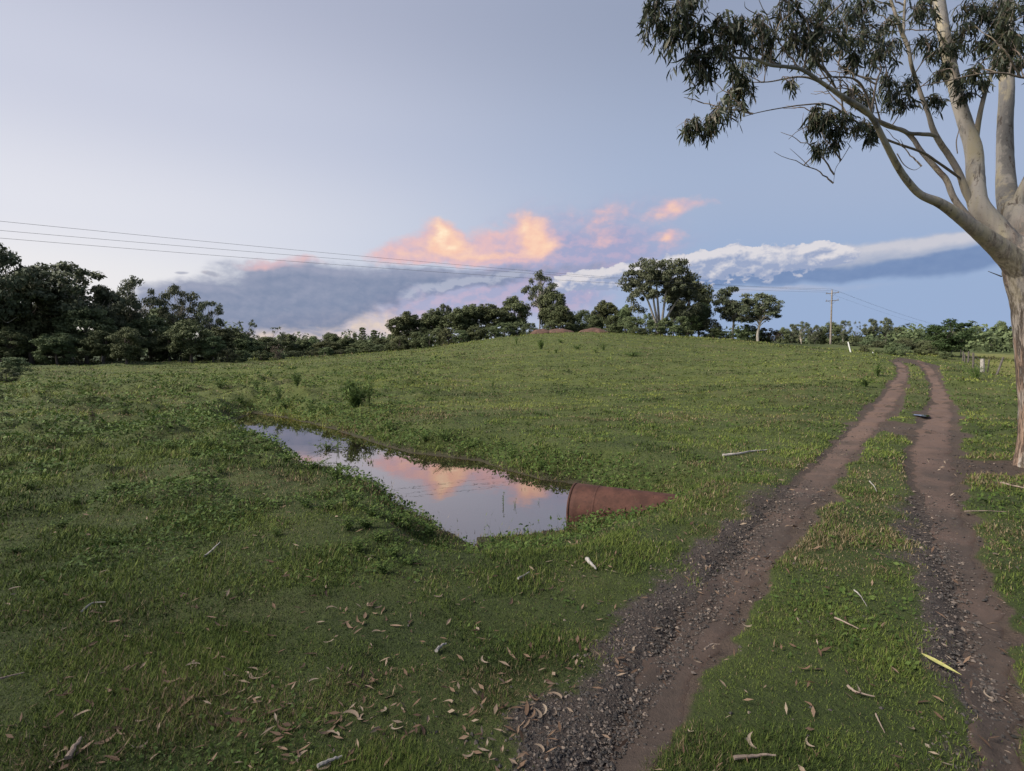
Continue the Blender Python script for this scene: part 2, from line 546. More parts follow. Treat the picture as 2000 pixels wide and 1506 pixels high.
# rut centre lines on the ground
def rut_world(rows):
    rows = np.array(rows, float)
    yy = np.concatenate([np.linspace(rows[i, 0], rows[i + 1, 0], 8, endpoint=False) for i in range(len(rows) - 1)] + [[rows[-1, 0]]])
    o = np.argsort(rows[:, 0])
    l = np.interp(yy, rows[o, 0], rows[o, 1]); r = np.interp(yy, rows[o, 0], rows[o, 2])
    A = ground_many(l, yy); B = ground_many(r, yy)
    return A[:, :2], B[:, :2]


RL = rut_world(RUT_L); RR = rut_world(RUT_R)


def extend_back(A, B):
    # carry the ruts on behind the camera
    d = (A[0] - A[6]); d /= np.linalg.norm(d)
    k = np.arange(12, 0, -1)[:, None] * 0.8
    return np.concatenate([A[0] + d * k, A]), np.concatenate([B[0] + d * k, B])


RL = extend_back(*RL); RR = extend_back(*RR)


def rut_dist(x, y, rut):
    """(distance outside the rut edge, side) : negative inside"""
    A, B = rut
    C = (A + B) / 2; hw = np.linalg.norm(B - A, axis=1) / 2 * 0.86
    best = np.full(x.shape, 1e9); side = np.zeros(x.shape)
    for i in range(len(C) - 1):
        ax, ay = C[i]; ex, ey = C[i + 1] - C[i]
        l2 = ex * ex + ey * ey + 1e-9
        t = np.clip(((x - ax) * ex + (y - ay) * ey) / l2, 0, 1)
        dd = np.hypot(x - ax - t * ex, y - ay - t * ey) - (hw[i] * (1 - t) + hw[i + 1] * t)
        sd = ex * (y - ay) - ey * (x - ax)
        k = dd < best
        best = np.where(k, dd, best); side = np.where(k, sd, side)
    return best, side


def masks(x, y):
    """soil, gravel, litter, all 0..1 at ground points (1d arrays)"""
    r = np.hypot(x, y)
    n1 = fbm(x / 0.35, y / 0.35, 51, 3) - 0.5
    n2 = fbm(x / 1.5, y / 1.5, 53, 3) - 0.5
    soil = np.zeros(x.shape); grav = np.zeros(x.shape)
    k = (x > -4) & (r < 60)
    if k.any():
        X, Y = x[k], y[k]
        dl, sl = rut_dist(X, Y, RL); dr, sr = rut_dist(X, Y, RR)
        nn = 0.28 * n1[k] + 0.25 * n2[k]
        s = np.maximum(1 - smooth(dl + nn, -0.12, 0.10), 1 - smooth(dr + nn, -0.12, 0.10))
        # gravel: left shoulder of each rut (side > 0 is left of travel)
        fade = 1 - smooth(Y, 3.6, 9.5)
        gl = (1 - smooth(dl + 1.9 * nn, 0.02, 0.46)) * (sl > 0) * fade
        gr = (1 - smooth(dr + 2.1 * nn, -0.02, 0.46)) * (sr > 0) * fade * 0.85
        # the dark earthy crossover between the ruts
        c = ground_at(1775, 840)
        gm = np.exp(-(((X - c[0]) / 1.1) ** 2 + ((Y - c[1]) / 1.6) ** 2)) * 1.3 + 2.2 * n2[k] * np.exp(-(((X - c[0]) / 1.6) ** 2 + ((Y - c[1]) / 2.2) ** 2))
        s = np.maximum(s, np.clip(gm, 0, 1) * smooth(gm, 0.25, 0.75))
        # litter and bare earth round the foot of the tree
        t = TREE_XY
        lt = np.exp(-(((X - t[0] + 0.6) / 1.9) ** 2 + ((Y - t[1] - 0.0) / 0.75) ** 2))
        s = np.maximum(s, smooth(lt + 1.0 * n1[k] + .5 * n2[k], 0.42, 0.7) * 0.9)
        soil[k] = s; grav[k] = np.maximum(gl, gr)
    return soil, np.clip(grav, 0, 1)


TREE_XY = ground_at(2032, 905)[:2]


# ------------------------------------------------------------------ materials
def material(name):
    m = bpy.data.materials.new(name); m.use_nodes = True
    nt = m.node_tree
    b = NB(nt)
    bsdf = nt.nodes['Principled BSDF']
    bsdf.inputs['Specular IOR Level'].default_value = 0.25
    return m, b, bsdf


def mat_ground():
    m, b, s = material('ground')
    geo = b.node('ShaderNodeNewGeometry')
    p = geo.outputs['Position']
    n_big = b.noise(p, 0.09, 4, 0.55)
    n_mid = b.noise(p, 0.7, 5, 0.6)
    n_fine = b.noise(p, 9.0, 4, 0.65)
    n_vf = b.noise(p, 60.0, 3, 0.7)
    g1 = b.mix(n_fine, (0.016, 0.023, 0.007), (0.046, 0.064, 0.016))  # thatch and dark soil, darkened in colour for shadowed gaps between blades
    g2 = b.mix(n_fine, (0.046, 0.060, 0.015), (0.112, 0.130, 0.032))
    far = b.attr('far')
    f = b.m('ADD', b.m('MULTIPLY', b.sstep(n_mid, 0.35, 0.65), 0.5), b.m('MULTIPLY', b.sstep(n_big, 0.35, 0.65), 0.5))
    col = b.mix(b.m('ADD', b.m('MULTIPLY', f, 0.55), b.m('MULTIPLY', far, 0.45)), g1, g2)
    # brown thatch showing through
    br = b.sstep(b.m('ADD', b.m('MULTIPLY', n_mid, 0.6), b.m('MULTIPLY', n_vf, 0.4)), 0.52, 0.66)
    col = b.mix(b.m('MULTIPLY', br, 0.4), col, (0.075, 0.058, 0.034))
    # reddish bare scrapes on the hillside
    rb = b.sstep(b.noise(p, 0.22, 4, 0.6), 0.58, 0.72)
    col = b.mix(b.m('MULTIPLY', rb, b.m('MULTIPLY', far, 0.45)), col, (0.115, 0.085, 0.055))
    soil = b.attr('soil')
    sm = b.sstep(b.m('ADD', soil, b.m('MULTIPLY', b.m('SUBTRACT', n_fine, 0.5), 0.7)), 0.3, 0.62)
    sc = b.mix(n_vf, (0.038, 0.029, 0.023), (0.092, 0.066, 0.050))
    col = b.mix(sm, col, sc)
    gr = b.attr('gravel')
    gm = b.sstep(b.m('ADD', gr, b.m('MULTIPLY', b.m('SUBTRACT', n_fine, 0.5), 0.8)), 0.35, 0.65)
    gc = b.mix(n_vf, (0.030, 0.025, 0.022), (0.080, 0.062, 0.052))
    col = b.mix(gm, col, gc)
    # mud at the waterline
    mud = b.attr('mud')
    col = b.mix(b.m('MULTIPLY', mud, 0.85), col, b.mix(n_vf, (0.018, 0.014, 0.010), (0.044, 0.034, 0.023)))
    field = b.attr('yellow')
    col = b.mix(b.m('MULTIPLY', field, 0.8), col, b.mix(n_fine, (0.10, 0.11, 0.03), (0.20, 0.19, 0.055)))
    wood = b.attr('wood')
    col = b.mix(wood, col, b.mix(n_fine, (0.020, 0.032, 0.016), (0.060, 0.080, 0.040)))
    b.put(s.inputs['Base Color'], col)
    s.inputs['Roughness'].default_value = 0.95
    bump = b.node('ShaderNodeBump')
    bump.inputs['Strength'].default_value = 0.9
    bump.inputs['Distance'].default_value = 0.05
    b.put(bump.inputs['Height'], b.m('ADD', b.m('MULTIPLY', n_fine, 0.8), b.m('MULTIPLY', n_vf, 0.35)))
    b.l.new(bump.outputs[0], s.inputs['Normal'])
    return m


def mat_track():
    m, b, s = material('track_earth')
    geo = b.node('ShaderNodeNewGeometry'); p = geo.outputs['Position']
    n1 = b.noise(p, 1.1, 4, 0.6); n2 = b.noise(p, 14, 5, 0.7); n3 = b.noise(p, 95, 3, 0.7)
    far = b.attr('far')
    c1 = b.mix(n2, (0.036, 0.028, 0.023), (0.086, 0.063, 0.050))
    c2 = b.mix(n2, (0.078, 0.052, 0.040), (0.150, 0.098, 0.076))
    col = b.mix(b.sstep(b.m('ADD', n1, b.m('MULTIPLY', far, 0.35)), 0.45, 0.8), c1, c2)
    edge = b.attr('edge')
    col = b.mix(b.m('MULTIPLY', b.sstep(b.m('ADD', edge, b.m('MULTIPLY', b.m('SUBTRACT', n2, .5), .9)), 0.45, 0.85), 0.75), col,
                b.mix(n3, (0.035, 0.026, 0.020), (0.100, 0.060, 0.042)))
    # pale grit and dark pebbles
    vor = b.node('ShaderNodeTexVoronoi'); vor.inputs['Scale'].default_value = 48
    b.put(vor.inputs['Vector'], p)
    sep = b.node('ShaderNodeSeparateColor'); b.l.new(vor.outputs['Color'], sep.inputs[0])
    spk = b.m('MULTIPLY', b.m('GREATER_THAN', sep.outputs[0], 0.86), b.sstep(vor.outputs['Distance'], 0.32, 0.22))
    col = b.mix(b.m('MULTIPLY', spk, 0.8), col, b.mix(sep.outputs[1], (0.05, 0.045, 0.045), (0.26, 0.22, 0.19)))
    b.put(s.inputs['Base Color'], col)
    s.inputs['Roughness'].default_value = 0.88
    bump = b.node('ShaderNodeBump'); bump.inputs['Strength'].default_value = 0.8; bump.inputs['Distance'].default_value = 0.015
    b.put(bump.inputs['Height'], b.m('ADD', b.m('MULTIPLY', n2, 0.8), b.m('ADD', b.m('MULTIPLY', n3, 0.4), b.m('MULTIPLY', spk, 0.35))))
    b.l.new(bump.outputs[0], s.inputs['Normal'])
    return m


def mat_tint(name, stops, rough=0.75, attr='tint', trans=0.0, spec=0.2, objvar=0.0, upn=0.0):
    m, b, s = material(name)
    col = b.ramp(b.attr(attr), stops, 'LINEAR')
    if objvar:
        oi = b.node('ShaderNodeObjectInfo')
        hs = b.node('ShaderNodeHueSaturation')
        b.put(hs.inputs['Hue'], b.m('ADD', 0.5 - objvar * 0.06, b.m('MULTIPLY', oi.outputs['Random'], objvar * 0.12)))
        b.put(hs.inputs['Value'], b.m('ADD', 1 - objvar * 0.5, b.m('MULTIPLY', oi.outputs['Random'], objvar)))
        b.put(hs.inputs['Color'], col)
        col = hs.outputs[0]
    b.put(s.inputs['Base Color'], col)
    s.inputs['Roughness'].default_value = rough
    s.inputs['Specular IOR Level'].default_value = spec
    if upn:
        geo = b.node('ShaderNodeNewGeometry')
        nn = b.v('NORMALIZE', b.v('ADD', b.scale(geo.outputs['Normal'], 1 - upn), (0, 0, upn)))
        b.l.new(nn, s.inputs['Normal'])
    if trans:
        tr = b.node('ShaderNodeBsdfTranslucent'); b.put(tr.inputs[0], col)
        mx = b.node('ShaderNodeMixShader'); mx.inputs[0].default_value = trans
        out = m.node_tree.nodes['Material Output']
        b.l.new(s.outputs[0], mx.inputs[1]); b.l.new(tr.outputs[0], mx.inputs[2]); b.l.new(mx.outputs[0], out.inputs[0])
    return m


def mat_bark(name, a, c, scale=6.0, stretch=0.25, bump_d=0.02):
    m, b, s = material(name)
    tc = b.node('ShaderNodeTexCoord'); p = b.v('MULTIPLY', tc.outputs['Object'], (1, 1, stretch))
    n = b.noise(p, scale, 5, 0.65)
    b.put(s.inputs['Base Color'], b.mix(b.sstep(n, 0.35, 0.65), a, c))
    s.inputs['Roughness'].default_value = 0.85
    bump = b.node('ShaderNodeBump'); bump.inputs['Strength'].default_value = 0.6; bump.inputs['Distance'].default_value = bump_d
    b.put(bump.inputs['Height'], n); b.l.new(bump.outputs[0], s.inputs['Normal'])
    return m


def mat_gum_bark():
    m, b, s = material('gum_bark')
    geo = b.node('ShaderNodeNewGeometry'); p = geo.outputs['Position']
    ps = b.v('MULTIPLY', p, (1, 1, 0.28))
    n1 = b.noise(ps, 2.6, 4, 0.6, 0.4); n2 = b.noise(p, 9, 5, 0.65); n3 = b.noise(b.v('MULTIPLY', p, (1, 1, 0.12)), 22, 5, 0.7)
    cream = b.mix(b.sstep(n1, 0.44, 0.60), (0.40, 0.36, 0.315), (0.40, 0.345, 0.24))
    grey = b.mix(n2, (0.15, 0.145, 0.14), (0.30, 0.275, 0.25))
    col = b.mix(b.sstep(b.m('ADD', b.noise(ps, 1.7, 5, 0.65, 0.8), b.m('MULTIPLY', b.m('SUBTRACT', n2, .5), .35)), 0.47, 0.56), cream, grey)
    stain = b.sstep(b.noise(ps, 5.5, 6, 0.75, 0.5), 0.55, 0.63)
    col = b.mix(b.m('MULTIPLY', stain, 0.8), col, (0.075, 0.052, 0.040))
    fleck = b.sstep(b.noise(p, 30, 3, 0.6), 0.60, 0.70)
    col = b.mix(b.m('MULTIPLY', fleck, 0.45), col, (0.10, 0.08, 0.065))
    # rough stringy bark on the lower trunk
    sep = b.node('ShaderNodeSeparateXYZ'); b.l.new(p, sep.inputs[0])
    low = b.sstep(b.m('ADD', sep.outputs[2], b.m('MULTIPLY', b.m('SUBTRACT', n1, 0.5), 3.0)), 4.3, 2.4)
    rough = b.mix(b.sstep(n3, 0.40, 0.60), (0.045, 0.032, 0.025), b.mix(b.sstep(n1, .45, .55), (0.27, 0.185, 0.135), (0.33, 0.29, 0.25)))
    col = b.mix(b.m('MULTIPLY', low, b.sstep(n3, 0.2, 0.45)), col, rough)
    # thin limbs run brown
    thin = b.attr('thin')
    col = b.mix(b.m('MULTIPLY', thin, 0.8), col, b.mix(n2, (0.10, 0.075, 0.06), (0.24, 0.185, 0.145)))
    b.put(s.inputs['Base Color'], col)
    s.inputs['Roughness'].default_value = 0.8
    bump = b.node('ShaderNodeBump'); bump.inputs['Strength'].default_value = 0.8; bump.inputs['Distance'].default_value = 0.03
    b.put(bump.inputs['Height'], b.m('ADD', b.m('MULTIPLY', n2, 0.35), b.m('MULTIPLY', n3, b.m('ADD', 0.15, b.m('MULTIPLY', low, 0.9)))))
    b.l.new(bump.outputs[0], s.inputs['Normal'])
    return m


def mat_water():
    m, b, s = material('still_water')
    geo = b.node('ShaderNodeNewGeometry'); p = geo.outputs['Position']
    s.inputs['Base Color'].default_value = (0.020, 0.017, 0.012, 1)
    s.inputs['Roughness'].default_value = 0.015
    s.inputs['IOR'].default_value = 1.33
    s.inputs['Specular IOR Level'].default_value = 0.5
    n = b.noise(b.v('MULTIPLY', p, (1, 1, 1)), 1.6, 3, 0.5)
    bump = b.node('ShaderNodeBump'); bump.inputs['Strength'].default_value = 0.12; bump.inputs['Distance'].default_value = 0.012
    b.put(bump.inputs['Height'], n); b.l.new(bump.outputs[0], s.inputs['Normal'])
    # a still silty skin of water mirrors strongly at this grazing view
    gl = b.node('ShaderNodeBsdfGlossy'); gl.inputs['Roughness'].default_value = 0.01
    gl.inputs['Color'].default_value = (0.85, 0.73, 0.70, 1)
    b.l.new(bump.outputs[0], gl.inputs['Normal'])
    fr = b.node('ShaderNodeFresnel'); fr.inputs['IOR'].default_value = 2.5
    mx = b.node('ShaderNodeMixShader')
    b.l.new(b.m('ADD', fr.outputs[0], 0.10, clamp=True), mx.inputs[0])
    out = m.node_tree.nodes['Material Output']
    b.l.new(s.outputs[0], mx.inputs[1]); b.l.new(gl.outputs[0], mx.inputs[2]); b.l.new(mx.outputs[0], out.inputs[0])
    return m


def mat_rust():
    m, b, s = material('rusted_steel')
    tc = b.node('ShaderNodeTexCoord'); p = tc.outputs['Object']
    n1 = b.noise(p, 4, 5, 0.6); n2 = b.noise(p, 30, 5, 0.7)
    col = b.mix(b.sstep(n1, 0.35, 0.65), (0.048, 0.021, 0.015), (0.088, 0.038, 0.027))
    col = b.mix(b.m('MULTIPLY', b.sstep(n2, 0.5, 0.68), 0.6), col, (0.035, 0.018, 0.015))
    b.put(s.inputs['Base Color'], col)
    s.inputs['Roughness'].default_value = 0.8
    bump = b.node('ShaderNodeBump'); bump.inputs['Strength'].default_value = 0.5; bump.inputs['Distance'].default_value = 0.01
    b.put(bump.inputs['Height'], n2); b.l.new(bump.outputs[0], s.inputs['Normal'])
    return m


def mat_plain(name, c0, c1, scale=12, rough=0.85):
    m, b, s = material(name)
    tc = b.node('ShaderNodeTexCoord')
    n = b.noise(tc.outputs['Object'], scale, 5, 0.65)
    b.put(s.inputs['Base Color'], b.mix(b.sstep(n, 0.3, 0.7), c0, c1))
    s.inputs['Roughness'].default_value = rough
    bump = b.node('ShaderNodeBump'); bump.inputs['Strength'].default_value = 0.4; bump.inputs['Distance'].default_value = 0.01
    b.put(bump.inputs['Height'], n); b.l.new(bump.outputs[0], s.inputs['Normal'])
    return m


M = {}
M['ground'] = mat_ground()
M['track'] = mat_track()
M['water'] = mat_water()
M['rust'] = mat_rust()
M['gum_bark'] = mat_gum_bark()
M['bark_dark'] = mat_bark('dark_bark', (0.055, 0.045, 0.038), (0.15, 0.125, 0.105))
M['bark_pale'] = mat_bark('pale_bark', (0.26, 0.23, 0.19), (0.50, 0.45, 0.38), 2.0)
M['pole'] = mat_plain('weathered_pole_timber', (0.14, 0.115, 0.095), (0.27, 0.235, 0.20), 5)
M['post'] = mat_plain('grey_post_timber', (0.18, 0.165, 0.15), (0.36, 0.33, 0.29), 7)
M['post_dark'] = mat_plain('dark_post_timber', (0.05, 0.045, 0.04), (0.12, 0.105, 0.09), 7)
M['white'] = mat_plain('white_paint', (0.62, 0.62, 0.58), (0.75, 0.75, 0.72), 9)
M['wire'] = mat_plain('wire_metal', (0.05, 0.05, 0.055), (0.09, 0.09, 0.095), 9, 0.6)
M['ceramic'] = mat_plain('insulator_ceramic', (0.16, 0.15, 0.14), (0.22, 0.2, 0.19), 9, 0.4)
M['red_earth'] = mat_plain('red_earth', (0.060, 0.038, 0.028), (0.13, 0.072, 0.053), 1.5)
M['grass'] = mat_tint('grass_blades', [(0, (0.014, 0.024, 0.006)), (0.3, (0.043, 0.070, 0.014)), (0.6, (0.100, 0.136, 0.027)), (0.84, (0.190, 0.210, 0.048)), (0.87, (0.068, 0.053, 0.026)), (0.93, (0.16, 0.12, 0.06)), (1, (0.28, 0.22, 0.14))], 0.85, trans=0.12, upn=0.30)
M['weed'] = mat_tint('weed_leaves', [(0, (0.026, 0.050, 0.011)), (0.5, (0.062, 0.104, 0.021)), (0.85, (0.12, 0.165, 0.038)), (1, (0.18, 0.17, 0.06))], 0.7, trans=0.2, upn=0.4)
M['gum_leaf'] = mat_tint('gum_leaves', [(0, (0.022, 0.032, 0.016)), (0.6, (0.045, 0.058, 0.028)), (0.9, (0.080, 0.085, 0.042)), (1, (0.13, 0.10, 0.05))], 0.5, trans=0.15, spec=0.4)
FOL = [(0, (0.036, 0.050, 0.021)), (0.5, (0.082, 0.102, 0.044)), (1, (0.145, 0.162, 0.074))]
M['fol'] = mat_tint('tree_foliage', FOL, 0.7, trans=0.1, objvar=0.45, upn=0.3)
M['fol_gum'] = mat_tint('gum_foliage', [(0, (0.034, 0.044, 0.025)), (0.5, (0.072, 0.086, 0.047)), (1, (0.125, 0.130, 0.075))], 0.7, trans=0.1, objvar=0.3, upn=0.3)
M['fol_light'] = mat_tint('scrub_foliage', [(0, (0.040, 0.055, 0.026)), (0.5, (0.078, 0.095, 0.046)), (1, (0.125, 0.140, 0.070))], 0.75, trans=0.1, objvar=0.5, upn=0.3)
M['fol_bright'] = mat_tint('fresh_foliage', [(0, (0.018, 0.030, 0.011)), (0.5, (0.036, 0.055, 0.019)), (1, (0.068, 0.090, 0.033))], 0.7, trans=0.2, objvar=0.3)
M['fol_brown'] = mat_tint('dry_foliage', [(0, (0.05, 0.04, 0.03)), (0.5, (0.10, 0.080, 0.06)), (1, (0.17, 0.135, 0.10))], 0.8, objvar=0.3)
M['stone'] = mat_tint('gravel_stone', [(0, (0.030, 0.028, 0.027)), (0.5, (0.062, 0.055, 0.050)), (0.9, (0.120, 0.098, 0.084)), (1, (0.24, 0.19, 0.15))], 0.75)
M['dead_leaf'] = mat_tint('dead_leaf', [(0, (0.06, 0.036, 0.024)), (0.4, (0.13, 0.080, 0.050)), (0.75, (0.19, 0.128, 0.085)), (1, (0.26, 0.205, 0.15))], 0.7)
M['yellow_leaf'] = mat_plain('yellow_green_leaf', (0.34, 0.33, 0.10), (0.46, 0.43, 0.17), 14, 0.6)
M['bark_strip'] = mat_plain('shed_bark', (0.16, 0.12, 0.095), (0.31, 0.24, 0.19), 9)
M['grey_stick'] = mat_plain('grey_dead_wood', (0.20, 0.185, 0.17), (0.38, 0.35, 0.32), 9)


# ------------------------------------------------------------------ ground
def build_ground():
    fr = np.linspace(R(-62), R(62), 500)
    bk = np.linspace(R(62), R(298), 60)[1:-1]
    ang = np.concatenate([fr, bk])
    rad = np.concatenate([np.geomspace(0.45, 110, 430), np.geomspace(112, 9000, 70)])
    AA, RR_ = np.meshgrid(ang, rad)
    X = (RR_ * np.sin(AA)).ravel(); Y = (RR_ * np.cos(AA)).ravel()
    Z = height(X, Y)
    soil, grav = masks(X, Y)
    # worn ruts sit a little lower
    Z -= 0.05 * soil * (np.hypot(X, Y) < 60)
    na, nr = len(ang), len(rad)
    idx = np.arange(na * nr).reshape(nr, na)
    nxt = np.roll(idx, -1, axis=1)
    q = np.stack([idx[:-1].ravel(), nxt[:-1].ravel(), nxt[1:].ravel(), idx[1:].ravel()], 1)[:, ::-1]
    V = np.stack([X, Y, Z], 1)
    c = len(V)
    V = np.concatenate([V, [[0, 0, height1(0, 0)]]])
    tri = np.stack([idx[0], np.roll(idx[0], -1), np.full(na, c)], 1)
    rr = np.hypot(X, Y)
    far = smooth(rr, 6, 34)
    mud = np.zeros(X.shape)
    k = (np.abs(X + 3) < 16) & (Y > 3) & (Y < 32)
    mud[k] = 1 - smooth(poly_sd(X[k], Y[k]) + 0.3 * (fbm(X[k] / .3, Y[k] / .3, 4, 2) - .5), 0.05, 0.40)
    # rank yellow-green field right of the fence
    fx = X - (33.0 + (Y - 36) * 0.78)
    yel = smooth(fx, -1.5, 1.5) * smooth(Y, 18, 26) * (1 - smooth(rr, 130, 170)) * (X > 10)
    wood = np.maximum(smooth(rr, 170, 230), smooth(-X, 38, 46) * smooth(Y, 52, 60) * 0.8)
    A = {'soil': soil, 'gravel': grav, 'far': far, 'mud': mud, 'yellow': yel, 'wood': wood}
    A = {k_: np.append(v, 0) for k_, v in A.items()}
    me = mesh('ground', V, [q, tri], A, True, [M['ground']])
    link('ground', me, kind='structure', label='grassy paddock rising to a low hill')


build_ground()


def build_track():
    V, Q, E, FA = [], [], [], []
    for rut in (RL, RR):
        A, B = rut
        # resample
        C = (A + B) / 2
        s = np.concatenate([[0], np.cumsum(np.linalg.norm(np.diff(C, axis=0), axis=1))])
        ss = np.arange(0, s[-1], 0.12)
        L = np.stack([np.interp(ss, s, A[:, i]) for i in (0, 1)], 1); Rr = np.stack([np.interp(ss, s, B[:, i]) for i in (0, 1)], 1)
        for P_ in (L, Rr):
            for _ in range(6):
                P_[1:-1] = (P_[:-2] + 2 * P_[1:-1] + P_[2:]) / 4
        nc = 12
        base = len(V)
        for i in range(len(ss)):
            w = np.linalg.norm(Rr[i] - L[i])
            l = L[i] + (Rr[i] - L[i]) / w * (0.10 * (random.random() - 0.5) + 0.14 * (vnoise(np.array(ss[i] / 0.6), np.array(base + 3.)) - 0.5))
            r_ = Rr[i] + (Rr[i] - L[i]) / w * (0.10 * (random.random() - 0.5) + 0.14 * (vnoise(np.array(ss[i] / 0.6), np.array(base + 9.)) - 0.5))
            for j in range(nc + 1):
                u = j / nc
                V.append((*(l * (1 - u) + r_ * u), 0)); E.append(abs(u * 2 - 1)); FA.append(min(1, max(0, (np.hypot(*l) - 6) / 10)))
        n = len(ss); idx = np.arange(base, base + n * (nc + 1)).reshape(n, nc + 1)
        Q.append(np.stack([idx[:-1, :-1].ravel(), idx[:-1, 1:].ravel(), idx[1:, 1:].ravel(), idx[1:, :-1].ravel()], 1))
    V = np.array(V); E = np.array(E)
    soil, _ = masks(V[:, 0], V[:, 1])
    V[:, 2] = height(V[:, 0], V[:, 1]) - 0.05 * soil + 0.010 - 0.045 * (np.clip(E - 0.55, 0, 1) / 0.45) ** 1.3 + 0.03 * (fbm(V[:, 0] / .35, V[:, 1] / .35, 15, 3) - .5) * E + 0.006 * (fbm(V[:, 0] / .12, V[:, 1] / .12, 5, 2) - .5)
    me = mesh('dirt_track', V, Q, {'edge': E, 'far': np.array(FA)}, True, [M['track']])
    link('dirt_track', me, kind='structure', label='two worn brown wheel ruts curving up the paddock')


build_track()


def build_water():
    me = bpy.data.meshes.new('ditch_water')
    c = POLY.mean(0)
    # outline pushed out a little under the banks
    P = []
    n = len(POLY)
    for i in range(n):
        a, b_, d = POLY[i - 1], POLY[i], POLY[(i + 1) % n]
        t = d - a; nn = np.array([t[1], -t[0]]); nn /= np.linalg.norm(nn) + 1e-9
        cand = b_ + nn * 0.35
        if poly_sd(np.array([cand[0]]), np.array([cand[1]]))[0] < 0:
            cand = b_ - nn * 0.35
        P.append((cand[0], cand[1], ZW))
    me.from_pydata(P, [], [list(range(n))])
    me.materials.append(M['water'])
    me.update()
    if me.polygons[0].normal.z < 0:
        me.flip_normals()
    link('ditch_water', me, kind='structure', label='still ditch water mirroring orange clouds')
    # puddle on the track
    g = ground_at(1799, 813)
    t = np.linspace(0, 2 * np.pi, 28, endpoint=False)
    rr = 1 + 0.25 * np.sin(3 * t + 1) + 0.15 * np.sin(5 * t)
    P = np.stack([g[0] + 0.20 * rr * np.cos(t), g[1] + 0.30 * rr * np.sin(t), np.zeros(28)], 1)
    P[:, 2] = height(P[:, 0], P[:, 1]).mean() + 0.006
    me = bpy.data.meshes.new('puddle'); me.from_pydata([tuple(p) for p in P], [], [list(range(28))]); me.materials.append(M['water']); me.update()
    link('puddle', me, kind='structure', label='small bright puddle on the right wheel rut')


build_water()


# ------------------------------------------------------------------ shape helpers
def catmull(P, per=6):
    P = np.asarray(P, float)
    if len(P) < 3:
        t = np.linspace(0, 1, per + 1)[:, None]
        return P[0] * (1 - t) + P[-1] * t
    Q = np.concatenate([[2 * P[0] - P[1]], P, [2 * P[-1] - P[-2]]])
    out = []
    for i in range(1, len(Q) - 2):
        for t in np.linspace(0, 1, per, endpoint=False):
            a, b_, c, d = Q[i - 1], Q[i], Q[i + 1], Q[i + 2]
            out.append(0.5 * ((2 * b_) + (c - a) * t + (2 * a - 5 * b_ + 4 * c - d) * t * t + (3 * b_ - a - 3 * c + d) * t ** 3))
    out.append(P[-1])
    return np.array(out)


def tube(P, rad, sides=8, rough=0.0, seed=0):
    P = np.asarray(P, float); rad = np.asarray(rad, float)
    n = len(P)
    T = np.gradient(P, axis=0); T /= np.linalg.norm(T, axis=1)[:, None] + 1e-9
    up = np.array([0.31, 0.92, 0.23])
    A = np.cross(T, up); A /= np.linalg.norm(A, axis=1)[:, None] + 1e-9
    B = np.cross(T, A)
    th = np.linspace(0, 2 * np.pi, sides, endpoint=False)
    rr = np.repeat(rad[:, None], sides, 1)
    if rough:
        g = np.random.default_rng(seed)
        ph = g.random(4) * 6.28
        rr = rr * (1 + rough * (0.6 * np.sin(2 * th + ph[0])[None] + 0.4 * np.sin(3 * th + ph[1])[None]) + rough * 0.8 * (g.random((n, sides)) - 0.5))
    V = P[:, None, :] + rr[:, :, None] * (np.cos(th)[None, :, None] * A[:, None, :] + np.sin(th)[None, :, None] * B[:, None, :])
    idx = np.arange(n * sides).reshape(n, sides); nx = np.roll(idx, -1, 1)
    Q = np.stack([idx[:-1].ravel(), nx[:-1].ravel(), nx[1:].ravel(), idx[1:].ravel()], 1)
    V = V.reshape(-1, 3)
    V = np.concatenate([V, [P[0]], [P[-1]]])
    c0, c1 = n * sides, n * sides + 1
    T1 = np.stack([nx[0], idx[0], np.full(sides, c0)], 1); T2 = np.stack([idx[-1], nx[-1], np.full(sides, c1)], 1)
    return V, Q, np.concatenate([T1, T2])


class MB:
    """collects shapes into one mesh"""
    def __init__(self):
        self.V = []; self.Q = []; self.T = []; self.n = 0; self.A = {}

    def add(self, V, Q=None, T=None, **attrs):
        V = np.asarray(V, float)
        if Q is not None and len(Q): self.Q.append(np.asarray(Q) + self.n)
        if T is not None and len(T): self.T.append(np.asarray(T) + self.n)
        for k, v in attrs.items():
            self.A.setdefault(k, []).append(np.broadcast_to(np.asarray(v, float), (len(V),)).copy())
        self.V.append(V); self.n += len(V)
        return self

    def tube(self, P, rad, sides=8, rough=0.0, seed=0, **attrs):
        return self.add(*tube(P, rad, sides, rough, seed), **attrs)

    def box(self, lo, hi, rot=None, org=(0, 0, 0), **attrs):
        x0, y0, z0 = lo; x1, y1, z1 = hi
        V = np.array([(x, y, z) for z in (z0, z1) for y in (y0, y1) for x in (x0, x1)], float)
        Q = [(0, 2, 3, 1), (4, 5, 7, 6), (0, 1, 5, 4), (2, 6, 7, 3), (0, 4, 6, 2), (1, 3, 7, 5)]
        if rot is not None:
            V = V @ np.asarray(rot).T
        return self.add(V + np.asarray(org), Q, **attrs)

    def mesh(self, name, mat, smooth_shade=False):
        F_ = []
        if self.Q: F_.append(np.concatenate(self.Q))
        if self.T: F_.append(np.concatenate(self.T))
        return mesh(name, np.concatenate(self.V), F_, {k: np.concatenate(v) for k, v in self.A.items()}, smooth_shade, [mat])


def unit(v):
    return v / (np.linalg.norm(v, axis=-1, keepdims=True) + 1e-9)


